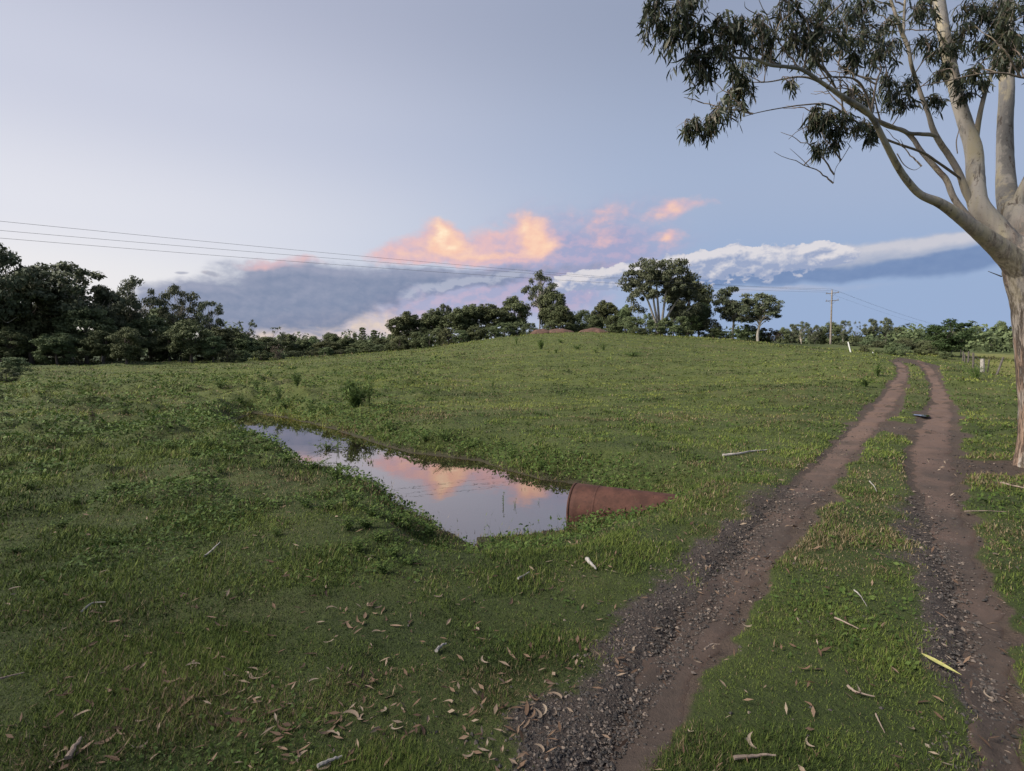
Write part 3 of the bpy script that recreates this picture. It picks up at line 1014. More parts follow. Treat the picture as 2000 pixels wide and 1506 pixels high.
def cards(centers, normals, size, g, aspect=0.55, droop=0.0):
    """leaf sprays: rhombs about each centre; returns V, Q"""
    n = len(centers)
    t = unit(np.cross(normals, g.normal(size=(n, 3))))
    if droop:
        t = unit(t + np.array([0, 0, -droop]))
    bt = unit(np.cross(normals, t))
    s = size * (0.55 + 0.9 * g.random((n, 1)))
    k = s * aspect * (0.7 + 0.6 * g.random((n, 1)))
    bend = normals * s * 0.25
    V = np.stack([centers - t * s, centers + bt * k + bend * (g.random((n, 1)) - .3), centers + t * s * (0.7 + 0.6 * g.random((n, 1))), centers - bt * k + bend * (g.random((n, 1)) - .3)], 1).reshape(-1, 3)
    Q = np.arange(n * 4).reshape(n, 4)
    return V, Q


def puff_cards(C, Rad, per, size, g, up_bias=0.25, fill=0.55, droop=0.0):
    """leaf sprays on the outer part of many ellipsoid clumps"""
    nC = len(C)
    cnt = per
    d = unit(g.normal(size=(nC, cnt, 3)) + np.array([0, 0, up_bias]))
    r = fill + (1 - fill) * g.random((nC, cnt, 1)) ** 0.7
    wob = 1 + 0.28 * (g.random((nC, cnt, 1)) - .5)
    P = C[:, None, :] + d * Rad[:, None, :] * r * wob
    N = unit(d * 0.8 + g.normal(size=d.shape) * 0.55 + np.array([0, 0, 0.25]))
    V, Q = cards(P.reshape(-1, 3), N.reshape(-1, 3), size, g, droop=droop)
    ptint = g.random((nC, 1)) * 0.35
    tint = np.clip(ptint + 0.15 + 0.55 * g.random((nC, cnt)), 0, 1)
    return V, Q, np.repeat(tint.ravel(), 4)


# ------------------------------------------------------------------ tree kinds, 10 m tall, base at origin
def make_kind(kind, seed):
    g = np.random.default_rng(seed)
    tr = MB()
    mat_b, mat_f = M['bark_dark'], M['fol']
    size, per, fill, droop = 0.26, 70, 0.5, 0.0

    def shell(n, c, rx, rz, rmin=0.6, zmin=0.0, ry=None):
        out = []
        while len(out) < n:
            d = unit(g.normal(size=3)); r = rmin + (1 - rmin) * g.random() ** 0.6
            p = np.array([c[0] + d[0] * rx * r, c[1] + d[1] * (ry or rx) * r, c[2] + d[2] * rz * r])
            if p[2] > zmin:
                out.append(p)
        return np.array(out)

    limb_ids = None
    if kind == 'dome':                       # dense, broad, foliage nearly to the ground
        C = np.concatenate([shell(62, (0, 0, 6.0), 3.4, 3.3, 0.62, 2.0), shell(16, (0, 0, 3.2), 2.9, 1.8, 0.6, 1.2)])
        Rd = np.stack([(0.75 + 0.55 * g.random(len(C)))] * 2 + [0.55 + 0.35 * g.random(len(C))], 1); per = 170; fork = 2.2; size = 0.17
        limb_ids = range(0, 62, 4); tw = 0.26
    elif kind == 'lobed':                    # several rounded heads, like the thick trees on the rise
        C = []
        for k in range(7):
            a = k * 0.9 + g.random(); rr = 0.4 + 2.4 * g.random()
            h = 4.2 + 4.3 * g.random() * (1.15 - rr / 3.6)
            C.append(shell(17, (rr * math.cos(a), rr * math.sin(a), h), 1.7, 1.6, 0.75, 0.8))
        C.append(shell(34, (0, 0, 2.9), 3.5, 2.4, 0.7, 0.4)); C = np.concatenate(C)
        C[:, 2] *= 9.3 / C[:, 2].max()
        Rd = np.stack([0.62 + 0.35 * g.random(len(C))] * 2 + [0.5 + 0.3 * g.random(len(C))], 1); per = 135; fork = 1.8; size = 0.165
        limb_ids = range(0, len(C), 9); tw = 0.24
    elif kind == 'gum_open':                 # airy eucalypt: separate umbrella puffs on bare limbs
        C = shell(38, (0, 0, 6.9), 3.4, 2.6, 0.66, 4.6)
        C = np.concatenate([C, shell(6, (0.6, 0, 5.6), 2.0, 1.6, 0.3, 4.0)])
        C[:, 2] *= 9.55 / C[:, 2].max()
        Rd = np.stack([0.68 + 0.45 * g.random(len(C))] * 2 + [0.38 + 0.22 * g.random(len(C))], 1); per = 120; fork = 3.6; fill = 0.2
        size = 0.15; limb_ids = range(len(C)); mat_b = M['bark_pale']; mat_f = M['fol_gum']; droop = 0.5; tw = 0.17
    elif kind == 'gum_twiggy':               # thin, see-through tops
        C = shell(26, (0, 0, 6.2), 3.0, 3.4, 0.5, 3.2)
        C[:, 2] *= 9.6 / C[:, 2].max()
        Rd = np.stack([0.45 + 0.4 * g.random(len(C))] * 2 + [0.35 + 0.25 * g.random(len(C))], 1); per = 56; fork = 3.0; fill = 0.1
        size = 0.14; limb_ids = range(len(C)); mat_f = M['fol_gum']; droop = 0.4; tw = 0.15
    elif kind == 'gum_full':                 # fuller pale-trunked eucalypt
        C = np.concatenate([shell(44, (0, 0, 6.6), 3.3, 3.0, 0.6, 3.6), shell(10, (0.3, 0, 5.8), 2.2, 1.8, 0.2, 4.0)])
        C[:, 2] *= 9.45 / C[:, 2].max()
        Rd = np.stack([0.62 + 0.42 * g.random(len(C))] * 2 + [0.42 + 0.25 * g.random(len(C))], 1); per = 150; fork = 3.0; fill = 0.25
        size = 0.16; limb_ids = range(0, len(C), 2); mat_b = M['bark_pale']; mat_f = M['fol_gum']; droop = 0.4; tw = 0.2
    elif kind == 'bush':                     # round shrub to the ground
        C = shell(46, (0, 0, 4.6), 4.4, 4.6, 0.7, 0.4)
        Rd = np.stack([0.9 + 0.6 * g.random(len(C))] * 2 + [0.8 + 0.5 * g.random(len(C))], 1); per = 110; size = 0.25; fork = 0.8; tw = 0.3
        limb_ids = range(0, len(C), 6); mat_f = M['fol_light']
    elif kind == 'bush_dark':
        C = np.concatenate([shell(36, (0, 0, 4.4), 4.4, 4.8, 0.6, 0.4), shell(14, (1.5, .5, 6.4), 2.2, 3.0, .6, 2)])
        C[:, 2] *= 9.0 / C[:, 2].max()
        Rd = np.stack([0.8 + 0.8 * g.random(len(C))] * 2 + [0.7 + 0.6 * g.random(len(C))], 1); per = 110; size = 0.26; fork = 0.8; tw = 0.3
        limb_ids = range(0, len(C), 6)
    elif kind == 'fresh':                    # bright leafy tree by the track
        C = np.concatenate([shell(44, (0, 0, 6.2), 4.4, 3.2, 0.55, 2.6), shell(14, (1.5, 0, 3.4), 2.6, 1.6, 0.5, 1.4)])
        C[:, 2] *= 9.3 / C[:, 2].max()
        Rd = np.stack([0.8 + 0.6 * g.random(len(C))] * 2 + [0.6 + 0.4 * g.random(len(C))], 1); per = 150; size = 0.20; fork = 2.2; fill = 0.25; tw = 0.34
        limb_ids = range(0, len(C), 3); mat_f = M['fol_bright']
    elif kind == 'pine':                     # whorled conifer
        C = []
        for k in range(9):
            z = 3.0 + k * 0.75; rr = 1.5 * (1 - k / 13) if k < 8 else 0.9
            for j in range(6):
                a = j * 1.047 + k * 0.5
                C.append((rr * math.cos(a), rr * math.sin(a), z + 0.25 * g.random()))
        C += [(0, 0, 9.3), (.3, .2, 9.5), (-.3, .1, 9.4)]
        C = np.array(C); Rd = np.tile([0.5, 0.5, 0.28], (len(C), 1)); per = 30; fork = 2.6; size = .22; tw = .16
        limb_ids = range(0, len(C), 2)
    elif kind == 'dry':                      # bare brownish shrub
        C = shell(30, (0, 0, 5.2), 4.0, 4.4, 0.4, 1.5)
        Rd = np.stack([0.8 + 0.5 * g.random(len(C))] * 3, 1); per = 30; size = 0.3; fork = 1.2; fill = 0.1; mat_f = M['fol_brown']
        limb_ids = range(len(C)); tw = .2
    # trunk and limbs
    lean = g.normal(size=2) * 0.25
    tip = np.array([lean[0], lean[1], min(C[:, 2].max() * 0.75, 7)])
    T = catmull(np.array([(0, 0, -0.3), (0.05, 0, fork * .5), (lean[0] * .4, lean[1] * .4, fork), (lean[0], lean[1], (fork + tip[2]) / 2), tip]), 5)
    zz = np.clip(T[:, 2] / tip[2], 0, 1)
    tr.tube(T, tw * (1.15 - 0.85 * zz), 7, 0.1, seed)
    for i in limb_ids:
        c = C[i]
        z0 = fork * (0.75 + 0.5 * g.random())
        k = np.argmin(abs(T[:, 2] - min(z0 + 0.25 * max(0, c[2] - fork), tip[2])))
        a = T[k]
        mid = a * 0.5 + c * 0.5 + np.array([0, 0, 0.05 * np.linalg.norm(c - a)]) + g.normal(size=3) * 0.22
        mid2 = a * 0.8 + c * 0.2 + np.array([0, 0, 0.12 * np.linalg.norm(c - a)])
        L = catmull(np.array([a, mid2, mid, c]), 4)
        tr.tube(L, np.linspace(tw * 0.42, tw * 0.10, len(L)), 5, 0.0)
    V, Q, tint = puff_cards(C, Rd, per, size, g, fill=fill, droop=droop)
    cr = MB(); cr.add(V, Q, tint=tint)
    return tr.mesh(kind + '_trunk', mat_b, True), cr.mesh(kind + '_crown', mat_f)


KINDS = {}
for kd, n in [('dome', 3), ('lobed', 3), ('gum_open', 3), ('gum_twiggy', 2), ('gum_full', 2), ('bush', 3), ('bush_dark', 3), ('fresh', 2), ('pine', 1), ('dry', 1)]:
    KINDS[kd] = [make_kind(kd, 100 + 17 * i + 1000 * len(kd)) for i in range(n)]
NOMW = {'dome': 8.4, 'lobed': 7.8, 'gum_open': 8.0, 'gum_twiggy': 7.2, 'gum_full': 8.2, 'bush': 10.6, 'bush_dark': 10.6, 'fresh': 10.0, 'pine': 4.0, 'dry': 9.6}
NAME = {'dome': 'evergreen_tree', 'lobed': 'evergreen_tree', 'gum_open': 'gum_tree', 'gum_twiggy': 'gum_tree', 'gum_full': 'gum_tree', 'bush': 'shrub', 'bush_dark': 'shrub',
        'fresh': 'leafy_tree', 'pine': 'pine_tree', 'dry': 'dry_shrub'}
_kc = {}


def plant(kind, px, top, d, wpx, label, cat=None, group=None, z=None):
    """a tree or shrub whose stem stands at depth d under column px; its top shows at row top"""
    p = at(px, top, d)
    zg = height1(p[0], p[1]) if z is None else z
    H = max(0.4, (p[2] - zg) * 1.045)
    _kc[kind] = _kc.get(kind, -1) + 1
    tm, cm = KINDS[kind][_kc[kind] % len(KINDS[kind])]
    sx = wpx * d / F / NOMW[kind]
    o = thing(NAME[kind], (p[0], p[1], zg - 0.05), label, cat or ('shrub' if 'shrub' in NAME[kind] else 'tree'), group,
              rz=random.random() * 6.28, sc=(sx, sx, H / 10.0))
    link('trunk', tm, o); link('crown', cm, o)
    return o


# --- wood on the left
W1 = 'trees of the wood on the left'
for a in [
    ('gum_full', -15, 476, 60, 150, 'tall dark tree cut off by the left edge of the picture'),
    ('dome', 55, 527, 64, 130, 'dark bushy tree just right of the tall one at the left edge'),
    ('gum_full', 130, 516, 66, 190, 'biggest domed tree of the left wood, with sky gaps through its crown'),
    ('gum_full', 195, 560, 68, 110, 'tree sloping down from the big domed tree on its right side'),
    ('gum_open', 266, 547, 73, 88, 'open pale-limbed gum standing above the wood, left of two umbrella gums'),
    ('gum_open', 350, 562, 76, 84, 'flat umbrella-topped gum rising above the wood'),
    ('gum_open', 408, 592, 76, 62, 'lower umbrella gum on the right shoulder of the left wood'),
    ('dome', 292, 617, 72, 100, 'dark rounded tree at the field edge below the two umbrella gums'),
    ('dome', 372, 625, 66, 90, 'dark tree behind the grey-green shrub at the field edge'),
    ('bush', 352, 655, 70, 52, 'grey-green rounded shrub against the dark left wood'),
    ('bush', 443, 679, 66, 42, 'round light bush standing alone at the right foot of the left wood'),
    ('bush', 32, 646, 66, 90, 'yellowish feathery shrub low in the left wood'),
    ('gum_twiggy', 482, 626, 88, 56, 'thin see-through gum where the left wood tapers down'),
    ('gum_twiggy', 532, 640, 95, 52, 'last thin gum at the low right end of the left wood'),
    ('lobed', 452, 640, 86, 60, 'dark tree between the umbrella gum and the thin gums'),
]:
    plant(*a, group=W1)
for i, (px, top, d, w) in enumerate([(0, 585, 70, 120), (85, 590, 72, 120), (165, 600, 64, 110), (230, 590, 74, 100), (320, 600, 80, 90), (20, 640, 60, 90), (110, 650, 60, 80), (200, 645, 62, 80),
                                     (245, 640, 60, 70), (420, 640, 74, 70), (330, 648, 70, 70), (415, 655, 66, 50), (480, 655, 86, 60), (520, 658, 92, 60), (-60, 560, 66, 140), (-110, 520, 60, 160)]):
    plant('dome' if i % 3 else 'lobed', px, top, d, w, 'dark tree in the thick of the left wood', group='dense trees filling the left wood')
for i, (px, top, d, w) in enumerate([(-20, 680, 52, 70), (40, 688, 50, 50), (70, 678, 53, 60), (125, 676, 55, 60), (160, 684, 55, 50), (215, 680, 56, 60), (255, 686, 57, 44), (300, 684, 57, 46), (330, 690, 57, 36),
                                     (395, 680, 60, 44), (412, 690, 59, 26), (470, 684, 70, 40), (510, 684, 74, 40), (545, 682, 78, 36)]):
    plant('bush_dark', px, top, d + 14 if d < 65 else d, w, 'low dark shrub along the foot of the left wood', group='shrubs along the foot of the left wood')
plant('dry', 541, 672, 72, 28, 'bare brownish shrub at the end of the field', group=None)
plant('bush_dark', 30, 697, 44, 52, 'low dark bramble mound at the left edge of the field')
plant('bush', 12, 720, 33, 46, 'low green mound of weeds at the left edge of the field')

# --- low trees in the far gap
W2 = 'far trees in the gap between the wood and the hill'
for i, (px, top, w) in enumerate([(560, 652, 46), (590, 662, 44), (615, 657, 40), (652, 650, 50), (640, 664, 60), (680, 658, 40), (745, 660, 44), (770, 648, 46), (720, 668, 50), (700, 664, 50)]):
    plant('lobed' if i % 2 else 'dome', px, top, 128 + 5 * (i % 4), w, 'small dark tree in the far gap left of the hill', group=W2)
plant('pine', 708, 640, 140, 20, 'tall whorled pine in the far gap, taller of the two', group=None)
plant('pine', 731, 645, 142, 20, 'tall whorled pine right of the taller one in the far gap', group=None)
plant('pine', 693, 652, 146, 13, 'smallest thin pine in the far gap left of the tall pair', group=None)
for i, (px, top, d, w) in enumerate([(575, 684, 92, 40), (610, 682, 95, 36), (635, 678, 95, 40), (665, 682, 96, 30), (690, 680, 96, 34), (720, 678, 96, 34), (745, 672, 94, 40), (765, 668, 92, 36), (790, 666, 92, 36)]):
    plant('bush' if i % 3 == 0 else 'bush_dark', px, top, d, w, 'dark shrub below the hill slope in the gap', group='shrubs at the left foot of the hill')

# --- trees along the crest
W3 = 'trees along the crest of the hill'
for a in [
    ('lobed', 795, 610, 97, 76, 'rounded tree at the left end of the hill-crest row'),
    ('lobed', 840, 606, 98, 70, 'second rounded tree from the left end of the hill-crest row'),
    ('gum_full', 866, 596, 104, 50, 'darker flat-topped tree sticking up behind the left of the hill-crest row'),
    ('lobed', 912, 596, 96, 84, 'large rounded light-edged tree left of centre on the hill crest'),
    ('lobed', 952, 594, 97, 84, 'large rounded tree overlapping the light-edged one on the hill crest'),
    ('dome', 1004, 580, 100, 70, 'domed tree left of the tall airy gum on the hill crest'),
    ('gum_open', 1054, 533, 103, 74, 'tall airy gum standing above the left half of the hill crest'),
    ('dome', 1080, 566, 101, 66, 'dense dark tree directly right of the tall airy gum'),
    ('lobed', 1100, 598, 97, 56, 'lower tree at the right of the dense dark one on the crest'),
    ('bush', 1034, 630, 91, 40, 'pale round bush beside the red earth heap'),
    ('dome', 1140, 606, 108, 50, 'tree in the dip between the airy gum and the big gum'),
    ('lobed', 1186, 588, 104, 60, 'uneven tree left of the big gum on the crest'),
    ('lobed', 1222, 596, 102, 40, 'narrow dark tree close to the left of the big gum'),
    ('gum_twiggy', 1246, 602, 106, 36, 'thin tree half hidden behind the left of the big gum'),
    ('dome', 1345, 540, 102, 100, 'dark dense tree merging into the right side of the big gum'),
    ('dome', 1366, 590, 98, 60, 'lower dark tree at the right flank of the big gum'),
    ('fresh', 1352, 616, 93, 44, 'brighter small tree below the right flank of the big gum'),
    ('bush', 1388, 622, 95, 44, 'green shrub between the big gum and the pale-trunked pair'),
    ('gum_full', 1433, 562, 95, 96, 'left and taller gum of the pale-trunked pair'),
    ('gum_full', 1482, 576, 91, 104, 'right and broader gum of the pale-trunked pair'),
    ('bush_dark', 1462, 634, 94, 56, 'dark shrub behind the pale-trunked pair of gums'),
    ('dry', 1516, 645, 92, 34, 'brownish scrub at the right of the pale-trunked pair'),
]:
    plant(*a, group=W3)
for i, (px, top, d, w) in enumerate([(780, 655, 90, 40), (812, 648, 91, 44), (838, 650, 89, 40), (875, 640, 90, 46), (900, 645, 89, 40), (930, 636, 90, 46), (960, 636, 90, 44), (1010, 628, 93, 40), (1125, 622, 97, 50), (1160, 616, 100, 52), (1195, 616, 98, 50), (1222, 618, 95, 44), (1390, 640, 93, 50), (1415, 646, 92, 44), (1500, 640, 95, 50), (850, 640, 92, 40), (985, 630, 93, 46), (820, 650, 91, 34), (1075, 626, 95, 36), (1115, 634, 97, 34), (1150, 640, 98, 36), (1200, 632, 96, 40)]):
    plant('bush_dark', px, top, d, w, 'dark shrub under the hill-crest trees', group='shrubs under the hill-crest trees')
for i, (px, top, d, w) in enumerate([(1236, 618, 91, 36), (1262, 612, 91, 40), (1300, 620, 91, 44), (1330, 618, 90, 40), (1282, 630, 89, 40), (1316, 634, 89, 36), (1250, 640, 88.5, 40), (1345, 640, 89, 30)]):
    plant('bush_dark', px, top, d, w, 'dark thicket shrub around the foot of the big gum', group='thicket around the foot of the big gum')

# --- right: scrub and far trees
for i, (px, top, d, w, kd) in enumerate([(1545, 634, 150, 34, 'gum_full'), (1567, 630, 155, 36, 'gum_open'), (1592, 636, 150, 30, 'gum_full'), (1622, 629, 150, 42, 'dome'), (1648, 628, 165, 30, 'gum_open'),
                                          (1672, 630, 170, 26, 'gum_twiggy'), (1700, 624, 170, 36, 'gum_full'), (1730, 622, 172, 32, 'gum_full'), (1528, 640, 140, 30, 'dome'), (1755, 638, 190, 30, 'dome')]):
    plant(kd, px, top, d, w, 'far tree on the skyline behind the power pole', group='far trees behind the power pole')
g_ = np.random.default_rng(5)
for i in range(34):
    px = 1530 + 330 * g_.random(); d = 112 + 70 * g_.random()
    top = 678 - (d - 110) * 0.36 - 6 * g_.random()
    plant('bush' if g_.random() < .62 else 'bush_dark', px, top, d, 30 + 26 * g_.random(), 'rounded scrub bush on the flat beyond the track', group='scrub bushes beyond the track')
for i, (px, top, d, w) in enumerate([(1690, 674, 72, 24), (1742, 678, 70, 30), (1768, 682, 68, 30), (1798, 680, 70, 30), (1820, 682, 72, 26), (1716, 682, 70, 20)]):
    plant('bush_dark', px, top, d, w, 'dark low bush beside the bend of the track', group='dark bushes at the bend of the track')
plant('fresh', 1858, 627, 68, 92, 'bright leafy tree standing alone by the fence')
plant('bush_dark', 1846, 686, 64, 30, 'dark shrub at the foot of the leafy tree by the fence')
for i in range(26):
    px = 1870 + 260 * g_.random(); d = 170 + 120 * g_.random()
    top = 664 - 12 * g_.random() - (d - 170) * .07
    plant('bush' if g_.random() < .5 else 'dome', px, top, d, 40 + 30 * g_.random(), 'wooded hump beyond the yellow field', group='trees beyond the yellow field')
plant('dome', 1952, 628, 300, 36, 'single round tree on the far skyline near the gum trunk')


def build_far_wood():
    """far-off wooded country, read as one mass"""
    g = np.random.default_rng(77)
    C, Rd = [], []
    for i in range(620):
        az = R(-58) + R(116) * g.random(); d = 190 + 520 * g.random() ** 1.3
        x, y = d * math.sin(az), d * math.cos(az)
        if R(-1) < az < R(20) and d < 230:
            continue
        r = 3.5 + 3.5 * g.random()
        C.append((x, y, 0)); Rd.append((r, r, r * (0.8 + 0.4 * g.random())))
    C = np.array(C); Rd = np.array(Rd)
    C[:, 2] = height(C[:, 0], C[:, 1], False) + Rd[:, 2] * 0.55
    V, Q, tint = puff_cards(C, Rd, 190, 0.62, g, 0.5, 0.75)
    mb = MB(); mb.add(V, Q, tint=tint * 0.8)
    link('distant_woodland', mb.mesh('distant_woodland', M['fol']), kind='stuff', label='far-off wooded country along the horizon')


build_far_wood()


# --- the big gum on the crest
def build_big_gum():
    d = 94.0
    base = at(1288, 660, d); zg = height1(base[0], base[1])
    o = thing('gum_tree', (base[0], base[1], zg - 0.1), 'big spreading gum with fanned pale limbs and a domed crown on the hill', 'tree')
    k = d / F
    g = np.random.default_rng(404)
    L = lambda px, py, dy=0.0: np.array([(px - 1288) * k, dy, (at(px, py, d)[2] - zg)])
    trunk = MB()
    b0 = np.array([0, 0, -0.3])
    stems = [[(1283, 640), (1272, 610), (1262, 585), (1250, 565), (1240, 548)],
             [(1285, 635), (1278, 600), (1273, 570), (1264, 540), (1255, 520)],
             [(1288, 632), (1286, 600), (1284, 568), (1282, 535), (1285, 515)],
             [(1291, 634), (1294, 605), (1297, 575), (1306, 545), (1312, 522)],
             [(1294, 638), (1304, 615), (1318, 592), (1332, 570), (1345, 552)],
             [(1297, 643), (1314, 628), (1334, 612), (1352, 598), (1365, 588)]]
    for i, s in enumerate(stems):
        dy = (i % 3 - 1) * 1.0
        P = catmull(np.array([b0] + [L(x, y, dy * (j + 1) / 5) for j, (x, y) in enumerate(s)]), 4)
        lm = MB().tube(P, np.linspace(0.26, 0.07, len(P)), 6, 0.05, i)
        link('limb', lm.mesh('big_gum_limb', M['bark_pale'], True), o)
    # crown clumps along the dome outline and inside its upper part
    C, Rd = [], []
    out = [(1222, 560), (1219, 545), (1228, 530), (1240, 520), (1255, 512), (1270, 508), (1285, 509), (1300, 512), (1315, 519), (1330, 527), (1342, 538), (1350, 552), (1358, 566),
           (1232, 578), (1240, 592), (1250, 598), (1365, 582), (1368, 598)]
    for (x, y) in out:
        for _ in range(2):
            C.append(L(x + g.normal() * 4, y + 3 + g.normal() * 3, g.normal() * 1.2)); Rd.append(0.75 + 0.35 * g.random())
    for _ in range(95):
        a = g.random() * math.pi; r = 0.35 + 0.65 * g.random() ** .7
        x = 1290 + 62 * r * math.cos(a) ; y = 568 - 54 * r * math.sin(a)
        if y > 575 and 1255 < x < 1305: continue
        C.append(L(x, y, g.normal() * 2.6)); Rd.append(0.55 + 0.45 * g.random())
    for _ in range(60):
        a = g.random() * 6.283; r = g.random() ** .5
        x = 1264 + 44 * r * math.cos(a); y = 552 + 36 * r * math.sin(a)
        C.append(L(x, y, g.normal() * 2.2)); Rd.append(0.5 + 0.4 * g.random())
    for _ in range(40):
        x = 1312 + 56 * g.random(); y = 560 + 60 * g.random()
        C.append(L(x, y, g.normal() * 1.6 + .8)); Rd.append(0.7 + 0.4 * g.random())
    C = np.array(C); Rd = np.stack([Rd, Rd, np.array(Rd) * .72], 1)
    V, Q, t = puff_cards(C, Rd, 120, 0.16, g, fill=.3, droop=.4)
    link('crown', MB().add(V, Q, tint=t).mesh('big_gum_crown', M['fol_gum']), o)


build_big_gum()


# ------------------------------------------------------------------ the near gum tree on the right
def build_near_gum():
    g = np.random.default_rng(99)
    bx, by = TREE_XY
    D0 = by
    zg = height1(bx, by)
    o = thing('gum_tree', (bx, by, zg - 0.02), 'large pale-barked gum leaning over the track at the right edge', 'tree')
    org = np.array([bx, by, zg - 0.02])
    W = lambda px, py, dy=0.0: at(px, py, D0 + dy) - org
    s = D0 / F                                       # metres per photo pixel at the trunk

    def limb(name, pts, thin=0.0, sides=10, rough=0.05, seed=1, part=None):
        P = catmull(np.array([W(x, y, dy) for (x, y, dy, w) in pts]), 7)
        w = np.array([p[3] for p in pts], float)
        tt = np.linspace(0, len(w) - 1, len(P))
        rad = np.interp(tt, np.arange(len(w)), w) * s / 2 * (.82 if name == 'trunk' else (.66 if max(w) > 39 and pts[0][0] > 2005 and len(pts) < 19 and pts[2][0] > 1942 and pts[3][0] > 1895 else .47))
        m = MB().tube(P, rad, sides, rough, seed, thin=np.clip(thin + (rad.mean() < 0.035) * .3, 0, 1))
        ob = link(name, m.mesh(name, M['gum_bark'], True), part or o)
        return P, rad

    nodes = []                                       # points that twigs may spring from
    def reg(PR, lo=0.35):
        P, r = PR
        for i in range(int(len(P) * lo), len(P)):
            nodes.append(P[i])
    limb('trunk', [(2034, 930, 0, 112), (2033, 905, 0, 100), (2035, 870, 0, 90), (2036, 800, 0, 86), (2030, 700, 0, 86), (2021, 600, 0, 86), (2006, 530, 0, 88), (1990, 492, .1, 72), (1976, 462, .2, 30)], 0, 22, 0.05, 3)
    A = limb('limb', [(2024, 600, 0, 130), (2004, 540, -.02, 118), (1958, 491, -.08, 84), (1895, 440, -.2, 52), (1841, 400, -.3, 38), (1799, 381, -.35, 28), (1775, 357, -.4, 27), (1756, 330, -.5, 25), (1738, 297, -.6, 23), (1722, 265, -.7, 21), (1706, 234, -.8, 20),
                      (1686, 212, -.9, 18), (1650, 190, -1, 15), (1610, 165, -1.1, 14), (1570, 138, -1.2, 13), (1540, 131, -1.3, 12), (1504, 127, -1.4, 11), (1472, 115, -1.5, 9), (1432, 110, -1.6, 7), (1412, 76, -1.7, 5), (1376, 60, -1.8, 4)], .12, 10, .04, 5)
    reg(A, .45)
    B = limb('limb', [(2000, 520, .05, 24), (1935, 470, .1, 28), (1870, 398, .2, 24), (1849, 353, .25, 22), (1833, 334, .3, 21), (1799, 295, .4, 19), (1783, 271, .5, 18), (1764, 255, .5, 17), (1730, 245, .5, 16), (1695, 224, .5, 14), (1650, 196, .5, 12), (1600, 160, .5, 10),
                      (1560, 150, .5, 8), (1500, 160, .5, 5), (1450, 160, .5, 3)], .2, 9, .05, 6)
    reg(B, .5)
    Dm = limb('limb', [(2015, 570, .02, 50), (1985, 505, .1, 80), (1943, 447, .25, 66), (1910, 398, .35, 52), (1905, 345, .5, 46), (1901, 292, .6, 45), (1886, 244, .7, 39), (1870, 191, .8, 36), (1860, 146, .9, 35), (1846, 80, 1, 34), (1833, 0, 1.1, 34), (1815, -80, 1.2, 30), (1790, -180, 1.2, 24), (1775, -300, 1.2, 16), (1760, -420, 1.2, 8)], 0, 14, .04, 7)
    reg(Dm, .6)
    D2 = limb('limb', [(1903, 300, .6, 26), (1908, 255, .6, 22), (1916, 212, .5, 18), (1927, 170, .5, 16), (1940, 130, .4, 14), (1950, 60, .4, 12), (1955, -40, .3, 9), (1970, -140, .3, 5)], .1, 9, .04, 8)
    reg(D2)
    Cm = limb('limb', [(1914, 425, .34, 16), (1900, 400, .38, 30), (1885, 372, .4, 29), (1874, 340, .45, 26), (1854, 305, .5, 25), (1836, 279, .5, 24), (1822, 252, .5, 22), (1813, 222, .5, 18), (1801, 191, .5, 17), (1790, 159, .5, 16), (1780, 127, .4, 15), (1774, 93, .4, 15), (1762, 65, .4, 17), (1750, 30, .3, 13), (1740, 0, .3, 11), (1725, -60, .2, 8), (1700, -140, .2, 5)], .1, 9, .05, 9)
    reg(Cm, .5)
    C2 = limb('limb', [(1764, 70, .4, 12), (1766, 30, .5, 11), (1768, 0, .5, 10), (1780, -70, .6, 8), (1800, -160, .6, 5)], .1, 8, .04, 10)
    reg(C2, .2)
    C3 = limb('limb', [(1842, 288, .5, 8), (1828, 266, .49, 17), (1800, 262, .45, 15), (1775, 260, .4, 14), (1745, 248, .3, 14), (1700, 228, .2, 12), (1665, 205, .1, 10), (1640, 185, 0, 8), (1620, 150, -.2, 6), (1590, 120, -.3, 4)], .2, 8, .05, 11)
    reg(C3, .5)
    E = limb('limb', [(2018, 560, .1, 60), (2005, 480, .3, 84), (1985, 425, .5, 72), (1968, 390, .7, 56), (1963, 319, .9, 45), (1963, 239, 1.1, 41), (1966, 186, 1.2, 40), (1966, 106, 1.3, 38), (1969, 0, 1.5, 34), (1975, -100, 1.6, 28), (1985, -230, 1.6, 20), (1990, -380, 1.6, 10)], 0, 14, .04, 12)
    reg(E, .6)
    Fm = limb('limb', [(1990, 470, .4, 40), (1988, 405, .5, 50), (2007, 355, .4, 44), (2040, 300, .2, 38), (2090, 220, 0, 32), (2130, 120, -.2, 26), (2160, 0, -.4, 20), (2190, -140, -.6, 12), (2200, -240, -.6, 6)], 0, 12, .04, 13)
    reg(Fm, .4)
    G = limb('limb', [(1880, 352, .45, 8), (1860, 337, .3, 11), (1830, 316, .1, 10), (1800, 297, 0, 10), (1740, 276, -.2, 9), (1700, 256, -.3, 8), (1652, 224, -.4, 7), (1616, 204, -.5, 6), (1568, 205, -.6, 5), (1520, 212, -.7, 4), (1480, 220, -.8, 3.2), (1452, 228, -.9, 2.2)], 1, 7, .06, 14)
    reg(G, .4)
